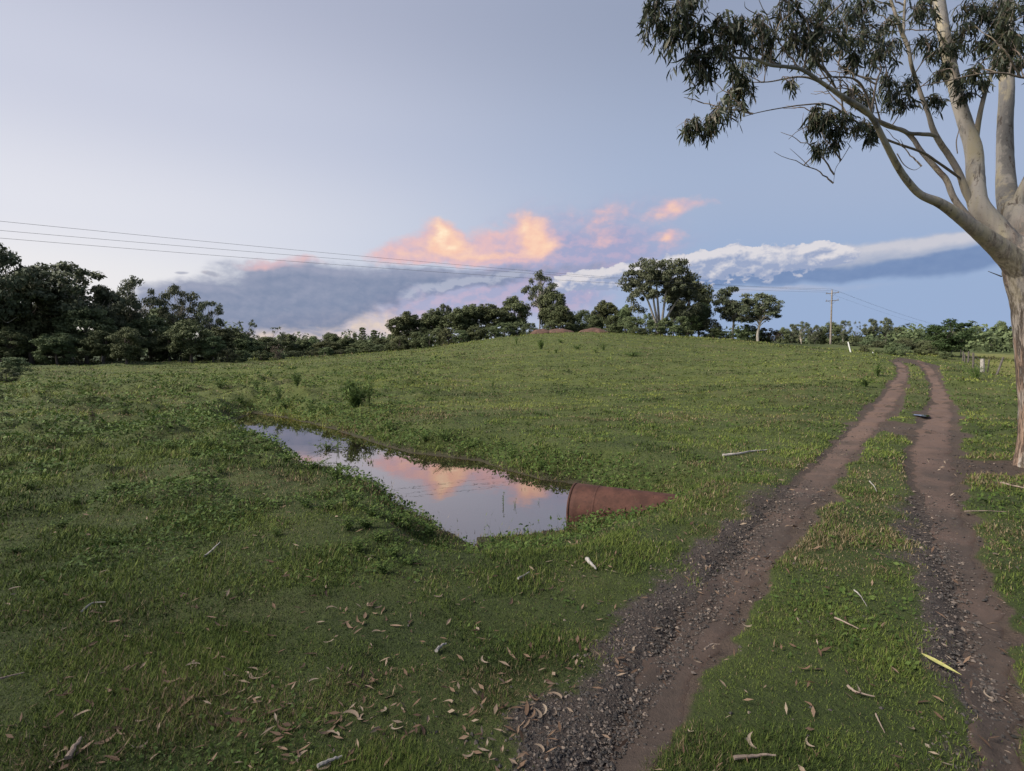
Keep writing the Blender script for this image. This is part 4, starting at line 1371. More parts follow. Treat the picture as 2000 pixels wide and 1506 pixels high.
    for k, pts in enumerate([
        [(1700, 228, -.2, 9), (1706, 195, -.2, 8), (1712, 160, -.2, 7), (1722, 135, -.2, 5)],
        [(1706, 232, -.6, 9), (1690, 180, -.7, 8), (1670, 155, -.8, 7), (1630, 150, -.9, 6), (1590, 150, -1, 4), (1560, 100, -1.1, 3)],
        [(2060, 152, -.6, 8), (2000, 152, -.6, 7), (1960, 143, -.6, 6), (1910, 145, -.6, 5), (1850, 158, -.6, 4), (1800, 168, -.6, 2.5)],
        [(1870, 300, -.2, 4), (1868, 275, -.2, 4), (1876, 245, -.2, 3)],
        [(1660, 285, -.4, 2.5), (1645, 310, -.4, 2.2), (1632, 330, -.4, 1.8), (1628, 358, -.4, 1.2)],
        [(1752, 300, -.5, 4), (1766, 322, -.5, 3), (1785, 332, -.5, 2), (1800, 325, -.5, 1.4)],
        [(1690, 250, -.3, 6), (1640, 250, -.4, 4), (1590, 245, -.5, 3), (1560, 255, -.5, 2.4), (1540, 272, -.5, 1.6)],
        [(1570, 138, -1.2, 8), (1580, 60, -1.2, 6), (1560, 20, -1.2, 4), (1530, 0, -1.2, 3)],
        [(1504, 127, -1.4, 7), (1510, 80, -1.4, 5), (1525, 40, -1.4, 3)],
        [(1956, 540, -.1, 5), (1930, 530, -.25, 2)],
    ]):
        q = limb('branch', pts, .9, 6, .08, 30 + k)
        reg(q, .2)
    # fine bare branchlets springing from the limbs
    base_n = list(nodes)
    for k in range(46):
        a = base_n[g.integers(len(base_n))]
        dr = unit(np.array([-0.9 + .7 * g.random(), (g.random() - .5) * .8, .15 + .8 * g.random()]))
        ln = .35 + .75 * g.random()
        m_ = a + dr * ln * .5 + g.normal(size=3) * .06 + np.array([0, 0, .05])
        e_ = a + dr * ln + g.normal(size=3) * .12 + np.array([0, 0, -.06 + .1 * g.random()])
        L_ = catmull(np.array([a, m_, e_]), 6)
        L_[2:] += g.normal(size=L_[2:].shape) * .008
        br = MB().tube(L_, np.linspace(.013, .003, len(L_)), 5, thin=.9)
        e2 = L_[7] + unit(dr + g.normal(size=3) * .7) * ln * .4
        br.tube(catmull(np.array([L_[7], L_[7] * .5 + e2 * .5 + g.normal(size=3) * .03, e2]), 4), np.linspace(.006, .002, 9), 4, thin=1.0)
        link('branch', br.mesh('branch', M['gum_bark']), o)
        nodes += [L_[-1], L_[8]]
    # leafy ends: photo column, row, depth offset, radius in photo pixels
    CL = [(1285, 10, -1.8, 26), (1278, 50, -1.8, 24), (1300, 75, -1.8, 26), (1325, 35, -1.8, 26), (1350, 15, -1.7, 26), (1345, 70, -1.7, 26), (1376, 100, -1.6, 30), (1350, 130, -1.6, 24), (1372, 150, -1.5, 24),
          (1400, 120, -1.6, 28), (1402, 45, -1.7, 26), (1432, 55, -1.6, 30), (1440, 85, -1.5, 26), (1478, 62, -1.4, 26), (1486, 90, -1.4, 22), (1448, 140, -.9, 24), (1450, 170, -.6, 28), (1430, 195, -.7, 26), (1416, 222, -.8, 24),
          (1392, 240, -.9, 22), (1352, 245, -.9, 20), (1340, 262, -.9, 14), (1378, 258, -.9, 14), (1500, 110, .4, 18),
          (1535, 30, -1.2, 28), (1545, 70, -1.2, 30), (1580, 50, -1.2, 30), (1575, 95, -1.1, 28), (1610, 25, -1, 30), (1615, 75, -1, 32), (1650, 40, -.6, 34), (1650, 90, -.6, 34), (1690, 30, -.3, 34), (1690, 85, -.2, 34), (1715, 120, -.2, 30),
          (1725, 55, .1, 34), (1740, 95, .1, 28), (1665, 125, -.4, 22), (1600, 120, -.4, 20),
          (1600, 225, -.5, 20), (1625, 240, -.5, 22), (1595, 250, -.5, 16), (1600, 290, -.5, 16), (1650, 235, -.4, 20), (1680, 255, -.3, 18), (1632, 262, -.45, 16), (1700, 270, -.3, 12), (1625, 285, -.45, 12), (1590, 235, -.5, 14),
          (1740, 190, .3, 26), (1762, 205, .3, 22), (1775, 165, .3, 22), (1735, 160, .2, 18), (1825, 205, .5, 20), (1690, 190, 0, 16), (1540, 170, .4, 14), (1660, 180, .2, 16),
          (1800, 40, .6, 26), (1805, 90, .6, 24), (1815, 10, .6, 26), (1835, 105, .3, 20), (1850, 130, .2, 14), (1828, 150, -.3, 10), (1865, 95, .3, 18), (1890, 20, .4, 28), (1885, 70, .4, 26), (1920, 40, .4, 28), (1905, 100, .4, 26), (1930, 85, .4, 28),
          (1940, 10, .3, 30), (1960, 60, .2, 32), (1965, 100, -.2, 28), (1985, 20, -.1, 34), (1990, 80, -.3, 32), (1995, 120, -.5, 20), (1900, 145, -.5, 14), (1875, 165, .4, 16), (1915, 165, .4, 16), (1880, 195, .5, 10), (1950, 125, -.4, 18)]
    for _ in range(95):                               # the crown goes on above and beyond the frame
        x = 1330 + 900 * g.random(); y = -60 - 420 * g.random() * (1 - ((x - 1800) / 620) ** 2 * .8)
        CL.append((x, y, -2.6 + 5.0 * g.random(), 34 + 14 * g.random()))
    for _ in range(26):
        CL.append((2060 + 220 * g.random(), 300 * g.random() - 60, -1.6 + 3 * g.random(), 36))
    for k in range(60):                               # boughs reaching out over the near grass, above the picture
        CL.append((900 + 1100 * g.random(), -180 - 420 * g.random(), -6.0 + 4.5 * g.random(), 40 + 14 * g.random()))

    def leaves(n, origins, g):
        Ln = 0.095 + 0.085 * g.random((n, 1)); Wd = Ln * (0.050 + 0.040 * g.random((n, 1)))
        dn = unit(g.normal(size=(n, 3)) * 0.48 + np.array([0, 0, -1.0]))
        sd = unit(np.cross(dn, g.normal(size=(n, 3))))
        cv = sd * Ln * (0.28 * (g.random((n, 1)) - .5))
        nr = np.cross(dn, sd)
        a = origins; b1 = origins + dn * Ln * .33 + cv * .7; b2 = origins + dn * Ln * .68 + cv; t = origins + dn * Ln
        V = np.stack([a, b1 + sd * Wd, b1 - sd * Wd + nr * Wd * .4, b2 + sd * Wd * .8, b2 - sd * Wd * .8 + nr * Wd * .4, t], 1).reshape(-1, 3)
        i = (np.arange(n) * 6)[:, None]
        T = np.concatenate([i + np.array([[0, 2, 1]]), i + np.array([[3, 4, 5]])]); Q = i + np.array([[1, 2, 4, 3]])
        tint = np.repeat(np.clip(g.random(n) ** 1.3, 0, 1), 6)
        return V, Q, T, tint

    n_arr = np.array(nodes)
    CL.sort(key=lambda q: np.min(np.linalg.norm(n_arr - W(q[0], q[1], q[2]), axis=1)))
    for ci, (x, y, dy, rp) in enumerate(CL):
        nodes_a = np.array(nodes)
        c = W(x, y, dy); r = rp * s * 1.38
        seen = y > -30 and x < 2010
        j = np.argmin(np.linalg.norm(nodes_a - c - np.array([0, 0, -.1]), axis=1))
        a = nodes_a[j]
        tw = MB(); lf = []
        m1 = a * .6 + c * .4 + g.normal(size=3) * .05 + np.array([0, 0, .08])
        L = catmull(np.array([a, m1, c + np.array([0, 0, .25 * r])]), 5)
        far_ = np.linalg.norm(c - a)
        tw.tube(L, np.linspace(.008 + .006 * min(far_, 2), .004, len(L)), 5, thin=1.0)
        nodes += [L[-1], L[len(L) // 2]]
        nsub = 15 if seen else 8
        for k in range(nsub):
            e = c + unit(g.normal(size=3)) * r * (0.45 + .6 * g.random()) * np.array([1, 1, .8])
            st = L[g.integers(len(L) // 2, len(L))]
            S = catmull(np.array([st, st * .45 + e * .55 + np.array([0, 0, .10 * r + .03]), e + np.array([0, 0, -.12 * r])]), 4)
            tw.tube(S, np.linspace(.0045, .002, len(S)), 4, thin=1.0)
            nl = int((11 if seen else 12) * (0.4 + 1.0 * g.random()) * (r / .22) ** .7)
            u = 0.25 + .75 * g.random(nl); ii = u * (len(S) - 1); i0 = np.minimum(ii.astype(int), len(S) - 2); ff = (ii - i0)[:, None]
            lf.append(S[i0] * (1 - ff) + S[i0 + 1] * ff + g.normal(size=(nl, 3)) * .02)
        O = np.concatenate(lf)
        t_o = link('twig', tw.mesh('twig', M['gum_bark']), o)
        V, Q, T, tint = leaves(len(O), O, g)
        lo = link('leaf_cluster', MB().add(V, Q, T, tint=tint).mesh('leaf_cluster', M['gum_leaf']), t_o)
        lo['kind'] = 'stuff'


build_near_gum()


def build_rear_gums():
    """unseen gums behind the viewpoint, placed to shade the near grass where shed leaves lie"""
    for (x, y, H, w, lab) in [(-14.0, -3.4, 11.5, 10.0, 'gum tree just behind the viewpoint on the left, outside the picture'), (-8.5, -7.5, 12.0, 9.5, 'gum tree further behind the viewpoint than the left one, outside the picture')]:
        tm, cm = KINDS['gum_full'][0]
        o = thing('gum_tree', (x, y, height1(x, y)), lab, 'tree', None, 1.3 + x, (w / 8.2, w / 8.2, H / 10))
        link('trunk', tm, o); link('crown', cm, o)


build_rear_gums()


# ------------------------------------------------------------------ power line
def build_power():
    k = 108.0
    p = at(1622, 672, k); zg = height1(p[0], p[1])
    ztop = at(1622, 567, k)[2]
    H = ztop - zg
    ang = math.atan2(-68, -102)                       # direction of the line in plan
    def pole(x, y, z, label):
        o = thing('power_pole', (x, y, z), label, 'power pole', rz=ang + math.pi / 2 - R(0))
        mb = MB(); zz = np.linspace(-0.5, H, 10)
        mb.tube(np.stack([0 * zz, 0 * zz, zz], 1), np.linspace(.19, .12, 10), 10, .03, 2)
        link('pole', mb.mesh('pole', M['pole'], True), o)
        arms = []
        for z_, w in ((H - 0.55, 1.25), (H - 2.05, 1.25)):
            arms.append(link('crossarm', MB().box((-w, .13, z_ - .06), (w, .25, z_ + .06)).mesh('crossarm', M['post_dark']), o))
            for sx in (-1, 1):
                link('brace', MB().tube(np.array([(sx * .7, .19, z_ - .06), (sx * .1, .15, z_ - .62)]), [.018, .018], 5).mesh('brace', M['wire']), arms[-1])
        for z_, xs in ((H - 0.55, (-1.1, 1.1)), (H + 0.0, (0,)), (H - 2.05, (-1.1, 1.1))):
            for x_ in xs:
                r_ = np.array([.02, .05, .06, .04, .06, .05, .02]); q = np.linspace(0, .28, 7) + z_ + (.06 if x_ else 0)
                link('insulator', MB().tube(np.stack([0 * q + x_, 0 * q + (.19 if x_ else 0), q], 1), r_, 8).mesh('insulator', M['ceramic'], True), o if not x_ else arms[0 if z_ > H - 1 else 1])
        return o
    pole(p[0], p[1], zg, 'timber power pole with two crossarms standing beyond the hill')
    A = [(-1.1, H - .25), (0, H + .25), (1.1, H - .25)]
    ux, uy = math.cos(ang + math.pi / 2), math.sin(ang + math.pi / 2)
    # where the three wires leave the frame at the left
    lef = [432, 450, 465]
    labs = ['highest of the three wires crossing the sky at the left', 'middle of the three wires crossing the sky at the left', 'lowest of the three wires crossing the sky at the left']
    for i in range(3):
        off, z_ = A[i]
        a = np.array([p[0] + ux * off * -1, p[1] + uy * off * -1, zg + z_])
        e = at(0, lef[i], 40.0)
        d = e - a
        far = a + d * 1.25
        t = np.linspace(0, 1, 60)[:, None]
        P = a * (1 - t) + far * t
        sag = 1.1
        P[:, 2] -= sag * 4 * (t * (1 - t))[:, 0]
        # keep the left end where the photo shows it
        P[:, 2] += (sag * 4 * 0.8 * 0.2) * (t[:, 0] / 0.8)
        link('power_wire', MB().tube(P, np.full(60, .013), 5).mesh('power_wire', M['wire']), label=labs[i], cat='wire', group='wires left of the pole')
        b_ = at(1990, 650 + i * 3, 260.0)
        Q = a * (1 - t) + b_ * t; Q[:, 2] -= 3.5 * 4 * (t * (1 - t))[:, 0]
        link('power_wire', MB().tube(Q, np.full(60, .010), 5).mesh('power_wire', M['wire']), label='faint wire running from the pole away to the right', cat='wire', group='wires right of the pole')


build_power()


# ------------------------------------------------------------------ fence, posts, culvert
def post_mesh(h, r, mat, lean=(0, 0), seed=0, taper=.85):
    z = np.linspace(-.25, h, 7)
    P = np.stack([lean[0] * z, lean[1] * z, z], 1)
    return MB().tube(P, np.linspace(r, r * taper, 7), 8, .08, seed).mesh('post', mat)


def build_fence():
    def gp(px, py, d):
        q = at(px, py, d); return np.array([q[0], q[1], height1(q[0], q[1])])
    posts = [(1918, 747, 36), (1900, 735, 42), (1890, 725, 49), (1884, 716, 56), (1880, 712, 63), (1876, 708, 70)]
    base = gp(*posts[0])
    o = thing('wire_fence', base, 'old wire fence with a thick pale end post beside the yellow field', 'fence')
    tops = []
    for i, a in enumerate(posts):
        q = gp(*a) - base
        if i == 0:
            ob = link('post', post_mesh(1.25, .14, M['post'], (-.02, 0), 3), o, label='thick pale weathered end post'); ob.location = q
            ob2 = link('post', post_mesh(1.2, .05, M['post_dark'], (.12, 0), 8), o); ob2.location = q + np.array([.55, .3, 0])
        else:
            ob = link('post', post_mesh(1.15, .075, M['post_dark'], (.03 * (-1) ** i, 0), i), o); ob.location = q
        tops.append(q)
    for hgt in (.45, .8, 1.08):
        for i in range(len(tops) - 1):
            a, b_ = tops[i] + (0, 0, hgt), tops[i + 1] + (0, 0, hgt)
            t = np.linspace(0, 1, 8)[:, None]; P = a * (1 - t) + b_ * t; P[:, 2] -= .05 * np.sin(np.pi * t[:, 0])
            link('wire', MB().tube(P, np.full(8, .008), 4).mesh('wire', M['wire']), o)
    q = gp(1945, 766, 28)
    link('fence_post', post_mesh(.95, .055, M['post_dark'], (.42, .1), 5), label='thin dark post leaning to the right, nearest of the fence', cat='post', loc=q)
    q = gp(1662, 690, 50)
    link('marker_post', post_mesh(1.05, .055, M['white'], (-.28, 0), 6, 1.0), label='leaning white marker post below the power pole', cat='post', loc=q)
    q = gp(1704, 689, 55)
    link('marker_stake', post_mesh(.42, .05, M['white'], (.1, 0), 7, 1.0), label='short white stake right of the leaning marker post', cat='stake', loc=q)


build_fence()


def build_pipe():
    ax = np.array([.915, -.403, -.015]); ax /= np.linalg.norm(ax)
    Mth = np.array([0.86, 7.40, -0.40])
    side = np.cross(ax, [0, 0, 1]); side /= np.linalg.norm(side); up = np.cross(side, ax)
    o = thing('culvert_pipe', tuple(Mth), 'rusty brown steel culvert pipe lying in the end of the ditch', 'pipe')
    n = 40; th = np.linspace(0, 2 * np.pi, n, endpoint=False)

    def ring(sx, r):
        return ax * sx + r * (np.cos(th)[:, None] * side + np.sin(th)[:, None] * up)
    def shell(prof):
        V = np.concatenate([ring(a, r) for a, r in prof]); m = len(prof)
        idx = np.arange(n * m).reshape(m, n); nx = np.roll(idx, -1, 1)
        return V, np.stack([idx[:-1].ravel(), nx[:-1].ravel(), nx[1:].ravel(), idx[1:].ravel()], 1)
    r = 0.335
    V, Q = shell([(2.9, r - .02), (.3, r - .02), (0, r - .02), (-.0, r), (.1, r + .002), (.34, r), (.345, r), (1.0, r - .003), (1.8, r), (2.9, r)])
    link('barrel', MB().add(V, Q).mesh('barrel', M['rust'], True), o)
    V, Q = shell([(.335, r - .001), (.342, r + .004), (.358, r + .004), (.365, r - .001)])
    link('seam_band', MB().add(V, Q).mesh('seam_band', M['rust'], True), o)
    V, Q = shell([(.0, r + .001), (.0, r + .006), (.03, r + .006), (.03, r + .001)])
    link('rim', MB().add(V, Q).mesh('rim', M['rust'], True), o)


build_pipe()


def build_mounds():
    g = np.random.default_rng(8)
    for (px, py, d, w, h, lab) in [(1057, 652, 90, 4.4, .95, 'heap of red earth at the left on the hill crest'), (1092, 650, 91, 6.0, .8, 'low heap of red earth between the two others on the crest'),
                                   (1160, 650, 92, 6.0, 1.05, 'heap of red earth nearest the big gum on the crest')]:
        p = at(px, py, d); zg = height1(p[0], p[1])
        n = 26; u = np.linspace(-1, 1, n); X, Y = np.meshgrid(u, u)
        Z = np.clip(1 - X ** 2 - Y ** 2, 0, None) ** .8 * h * (.6 + .8 * fbm(X * 2.2 + px, Y * 2.2, 4, 4)) - .1
        V = np.stack([X * w / 2, Y * w / 2, Z], -1).reshape(-1, 3); i = np.arange(n * n).reshape(n, n)
        Q = np.stack([i[:-1, :-1].ravel(), i[:-1, 1:].ravel(), i[1:, 1:].ravel(), i[1:, :-1].ravel()], 1)
        link('earth_heap', MB().add(V, Q).mesh('earth_heap', M['red_earth'], True), label=lab, cat='earth heap', group='red earth heaps on the crest', loc=(p[0], p[1], zg))


build_mounds()


# ------------------------------------------------------------------ grass, ground cover, gravel (nobody could count these)
def build_grass():
    g = np.random.default_rng(2)
    N = 1300000
    az = R(-56) + R(112) * g.random(N); d = np.exp(math.log(1.25) + (math.log(95) - math.log(1.25)) * g.random(N) ** 1.2)
    x, y = d * np.sin(az), d * np.cos(az)
    soil, grav = masks(x, y)
    k = (np.abs(x + 3) < 16) & (y > 3) & (y < 32)
    sd = np.full(N, 9.0); sd[k] = poly_sd(x[k], y[k]) + 0.16 * (fbm(x[k] / 0.55, y[k] / 0.55, 71, 3) - 0.5)
    clump = fbm(x / 0.5, y / 0.5, 61, 3); patch = fbm(x / 3.0, y / 3.0, 62, 3)
    keep = (g.random(N) > np.clip(1.25 * smooth(soil, .15, .75), 0, .985)) & (g.random(N) > np.clip(1.1 * grav, 0, .94)) & (sd > -0.02 + .20 * smooth(fbm(x / .7, y / .7, 45, 2), .42, .62) * g.random(N))
    keep &= g.random(N) < (0.45 + 0.9 * clump)
    x, y, d, sd, clump, patch, soil, grav = [a[keep] for a in (x, y, d, sd, clump, patch, soil, grav)]
    n = len(x)
    z = height(x, y) - 0.05 * soil - 0.006
    dd = np.maximum(d, 2.2)
    L = 0.027 * (dd / 2.2) ** 0.40 * (0.5 + 1.0 * g.random(n)) * (0.6 + 0.9 * smooth(clump, .35, .75))
    left = smooth(-x, 0.2, 5) * smooth(d, 6, 11)
    L *= 1 + 0.7 * left * smooth(patch, .45, .7)
    L *= 1 + 1.2 * smooth(d, 82, 90)
    L *= 1 + 1.5 * (1 - smooth(sd, .05, .55)) * g.random(n)
    L *= 1 - 0.5 * np.clip(grav + soil, 0, 1)
    W = 0.0040 * (dd / 2.2) ** 0.88 * (0.6 + .8 * g.random(n))
    phi = g.random(n) * 6.283
    lean = 0.25 + 1.1 * g.random(n) + 0.25 * smooth(d, 6, 20)
    dirx, diry = np.cos(phi), np.sin(phi)
    tx, ty = -diry, dirx
    B1 = np.stack([x - tx * W / 2, y - ty * W / 2, z], 1); B2 = np.stack([x + tx * W / 2, y + ty * W / 2, z], 1)
    T = np.stack([x + dirx * L * np.sin(lean), y + diry * L * np.sin(lean), z + L * np.cos(lean)], 1)
    V = np.stack([B1, B2, T], 1).reshape(-1, 3)
    F_ = np.arange(3 * n).reshape(n, 3)
    st1 = fbm(x / 2.6, y / 0.8, 63, 3) - .5
    st2 = fbm(x / 7.0, y / 2.2, 64, 3) - .5
    slope = smooth(d, 7, 22)
    tint = 0.13 + 0.66 * g.random(n) ** 1.35 + 0.40 * (patch - .5) + .22 * (clump - .5) + (1 - slope) * (0.75 * (fbm(x / .9, y / .7, 68, 3) - .5) + .35 * (fbm(x / .28, y / .28, 69, 2) - .5)) + slope * (0.10 + 1.7 * st1 + 1.2 * st2)
    brown = fbm(x / 3.4, y / 1.2, 67, 3)
    straw = g.random(n) < 0.05 + .14 * smooth(fbm(x / .8, y / .8, 66, 2), .55, .75) + .2 * np.clip(soil + grav, 0, 1) + .5 * smooth(brown, .55, .72)
    tint = np.where(straw, .87 + .13 * g.random(n) ** 1.5, np.clip(tint, 0, .66 + .18 * slope))
    fx = x - (33.0 + (y - 36) * 0.78)
    tint = np.where((fx > 0) & (y > 20), np.clip(tint + .22, 0, .9), tint)
    me = mesh('grass', V, F_, {'tint': np.repeat(tint, 3)}, False, [M['grass']])
    link('grass', me, kind='stuff', label='short green pasture grass over the paddock')


build_grass()


def build_stalks():
    """thin dry seed stalks standing out of the rough grass"""
    g = np.random.default_rng(55)
    N = 16000
    az = R(-52) + R(100) * g.random(N); d = np.exp(math.log(4.5) + (math.log(70) - math.log(4.5)) * g.random(N))
    x, y = d * np.sin(az), d * np.cos(az)
    soil, grav = masks(x, y)
    k = (np.abs(x + 3) < 16) & (y > 3) & (y < 32)
    sd = np.full(N, 9.0); sd[k] = poly_sd(x[k], y[k])
    f = fbm(x / 1.7, y / 1.2, 41, 3)
    left = smooth(-x, -1, 4)
    keep = (g.random(N) < (.12 + .5 * left) * smooth(f, .45, .65) + .6 * (1 - smooth(sd, .1, 1.0))) & (soil < .2) & (grav < .2) & (sd > .05)
    x, y, d = x[keep], y[keep], d[keep]; n = len(x)
    z = height(x, y)
    L = (.10 + .22 * g.random(n) ** 2) * (1 + .3 * smooth(d, 10, 40)); W = .0028 * np.maximum(d / 5, 1) ** .8
    ph = g.random(n) * 6.283; le = .1 + .5 * g.random(n)
    ox, oy = np.cos(ph), np.sin(ph)
    b1 = np.stack([x - oy * W / 2, y + ox * W / 2, z], 1); b2 = np.stack([x + oy * W / 2, y - ox * W / 2, z], 1)
    t = np.stack([x + ox * L * np.sin(le), y + oy * L * np.sin(le), z + L * np.cos(le)], 1)
    h1 = t + np.stack([oy * W, -ox * W, -L * .05], 1); h2 = t + np.stack([-oy * W, ox * W, -L * .05], 1); h3 = t + np.stack([ox * L * .1, oy * L * .1, L * .14], 1)
    V = np.stack([b1, b2, t, h1, h2, h3], 1).reshape(-1, 3)
    i = (np.arange(n) * 6)[:, None]
    T = np.concatenate([i + np.array([[0, 1, 2]]), i + np.array([[3, 4, 5]])])
    tint = np.where(g.random(n) < .6, .9 + .1 * g.random(n), .3 + .4 * g.random(n))
    link('dry_stalks', MB().add(V, None, T, tint=np.repeat(tint, 6)).mesh('dry_stalks', M['grass']), kind='stuff', label='thin dry seed stalks standing out of the rough grass')


build_stalks()


def build_cover():
    """low broad-leaved ground cover among the grass"""
    g = np.random.default_rng(12)
    N = 420000
    az = R(-54) + R(108) * g.random(N); d = np.exp(math.log(1.4) + (math.log(60) - math.log(1.4)) * g.random(N))
    x, y = d * np.sin(az), d * np.cos(az)
    soil, grav = masks(x, y)
    k = (np.abs(x + 3) < 16) & (y > 3) & (y < 32)
    sd = np.full(N, 9.0); sd[k] = poly_sd(x[k], y[k])
    f = fbm(x / 1.1, y / 1.1, 81, 4)
    left = smooth(-x - 0.1 * y, 0.0, 3.0) * smooth(d, 4.5, 8)
    bank = (1 - smooth(sd, .25, 1.3)) * (sd > .05)
    pr = 0.12 * smooth(f, .45, .7) + 0.7 * left * smooth(f, .47, .64) + 0.85 * bank * smooth(f, .30, .5)
    keep = (g.random(N) < pr) & (soil < .3) & (grav < .3) & (sd > .03)
    x, y, d, f, left, bank = [a[keep] for a in (x, y, d, f, left, bank)]
    n = len(x)
    hgt = (0.02 + (0.16 * left * smooth(f, .52, .75) + 0.16 * bank) * g.random(n)) * (.7 + .3 * (d / 10) ** .3)
    z = height(x, y) + hgt
    nr = unit(g.normal(size=(n, 3)) * .6 + np.array([0, 0, 1.0]))
    V, Q = cards(np.stack([x, y, z], 1), nr, (0.011 * (np.maximum(d, 2.5) / 2.5) ** .75)[:, None], g, .5)
    tint = np.clip(.15 + .6 * g.random(n) + .15 * smooth(d, 8, 30), 0, .95)
    link('ground_cover', MB().add(V, Q, tint=np.repeat(tint, 4)).mesh('ground_cover', M['weed']), kind='stuff', label='broad-leaved ground cover in the rough grass left of the ditch')


build_cover()


def build_gravel():
    g = np.random.default_rng(4)
    N = 420000
    az = R(-12) + R(64) * g.random(N); d = np.exp(math.log(1.3) + (math.log(16) - math.log(1.3)) * g.random(N))
    x, y = d * np.sin(az), d * np.cos(az)
    soil, grav = masks(x, y)
    keep = g.random(N) < (0.30 * smooth(grav, .15, 1.0) + 0.12 * smooth(soil, .3, .9) * smooth(fbm(x / .5, y / .5, 95, 3), .4, .65) + .003)
    x, y, d, soil = x[keep], y[keep], d[keep], soil[keep]
    n = min(len(x), 42000)
    x, y, d, soil = x[:n], y[:n], d[:n], soil[:n]
    r = (0.0030 + 0.0085 * g.random(n) ** 3.0) * (np.maximum(d, 2.5) / 2.5) ** .35
    z = height(x, y) - 0.05 * soil + r * .2 + .011 * smooth(soil, .4, .8)
    o = np.array([(1, 0, 0), (-1, 0, 0), (0, 1, 0), (0, -1, 0), (0, 0, 1), (0, 0, -1)], float)
    a = g.random(n) * 6.28
    sc = r[:, None, None] * (0.65 + .7 * g.random((n, 6, 1)))
    P = o[None] * sc * np.array([1.15, 1, .75]) + g.normal(size=(n, 6, 3)) * r[:, None, None] * .16
    ca, sa = np.cos(a)[:, None], np.sin(a)[:, None]
    X = P[:, :, 0] * ca - P[:, :, 1] * sa + x[:, None]; Y = P[:, :, 0] * sa + P[:, :, 1] * ca + y[:, None]; Z = P[:, :, 2] + z[:, None]
    V = np.stack([X, Y, Z], -1).reshape(-1, 3)
    f = np.array([(0, 2, 4), (2, 1, 4), (1, 3, 4), (3, 0, 4), (2, 0, 5), (1, 2, 5), (3, 1, 5), (0, 3, 5)])
    T = ((np.arange(n) * 6)[:, None, None] + f[None]).reshape(-1, 3)
    tint = np.repeat(g.random(n), 6)
    link('gravel', MB().add(V, None, T, tint=tint).mesh('gravel', M['stone']), kind='stuff', label='dark loose gravel along the wheel ruts')


build_gravel()


# ------------------------------------------------------------------ single weeds and saplings
def weed_kind(seed, nst, h, spread, leaf, nleaf, lance=False, mat='weed'):
    g = np.random.default_rng(seed)
    st = MB(); P_, N_ = [], []
    for i in range(nst):
        a = g.random() * 6.28; rr = spread * g.random() ** .6
        e = np.array([rr * math.cos(a), rr * math.sin(a), h * (.55 + .5 * g.random())])
        S = catmull(np.array([(e[0] * .12, e[1] * .12, -.03), (e[0] * .4, e[1] * .4, e[2] * .55), e]), 5)
        st.tube(S, np.linspace(.006, .002, len(S)) * (h / .4) ** .5, 4, tint=.35)
        u = .2 + .8 * g.random(nleaf); ii = u * (len(S) - 1); i0 = np.minimum(ii.astype(int), len(S) - 2)
        base = S[i0] + (S[i0 + 1] - S[i0]) * (ii - i0)[:, None]
        P_.append(base + g.normal(size=(nleaf, 3)) * leaf * .8); N_.append(unit(g.normal(size=(nleaf, 3)) * .7 + np.array([0, 0, .6])))
    V, Q = cards(np.concatenate(P_), np.concatenate(N_), leaf, g, .18 if lance else .5, .8 if lance else 0.1)
    n = len(V) // 4
    return st.mesh('stems', M[mat]), MB().add(V, Q, tint=np.repeat(np.clip(.1 + .8 * g.random(n), 0, 1), 4)).mesh('leaves', M[mat])


WK = {'broad': [weed_kind(1, 14, .34, .26, .022, 20), weed_kind(2, 18, .28, .34, .02, 18), weed_kind(3, 11, .42, .22, .024, 22)],
      'sapling': [weed_kind(4, 24, 1.0, .42, .06, 42, True), weed_kind(5, 9, 1.0, .28, .05, 24, True)],
      'tuft': [weed_kind(6, 26, .4, .3, .03, 8, True), weed_kind(7, 30, .36, .36, .03, 8, True)],
      'stalk': [weed_kind(8, 3, .4, .06, .014, 12)],
      'brown': [weed_kind(9, 12, .45, .25, .028, 14, False, 'fol_brown')]}
_wc = {}


def weed(kind, name, px, py, hpx, label, cat='weed', group=None, wide=1.0):
    p = ground_at(px, py)
    _wc[kind] = _wc.get(kind, -1) + 1
    sm, lm = WK[kind][_wc[kind] % len(WK[kind])]
    nomh = {'broad': .38, 'sapling': 1.05, 'tuft': .4, 'stalk': .42, 'brown': .48}[kind]
    s = hpx * p[1] / F / nomh
    zz = max(height1(p[0], p[1]), ZW - .05)
    o = thing(name, (p[0], p[1], zz), label, cat, group, random.random() * 6.28, (s * wide, s * wide, s))
    link('stems', sm, o); link('leaves', lm, o)
    return o


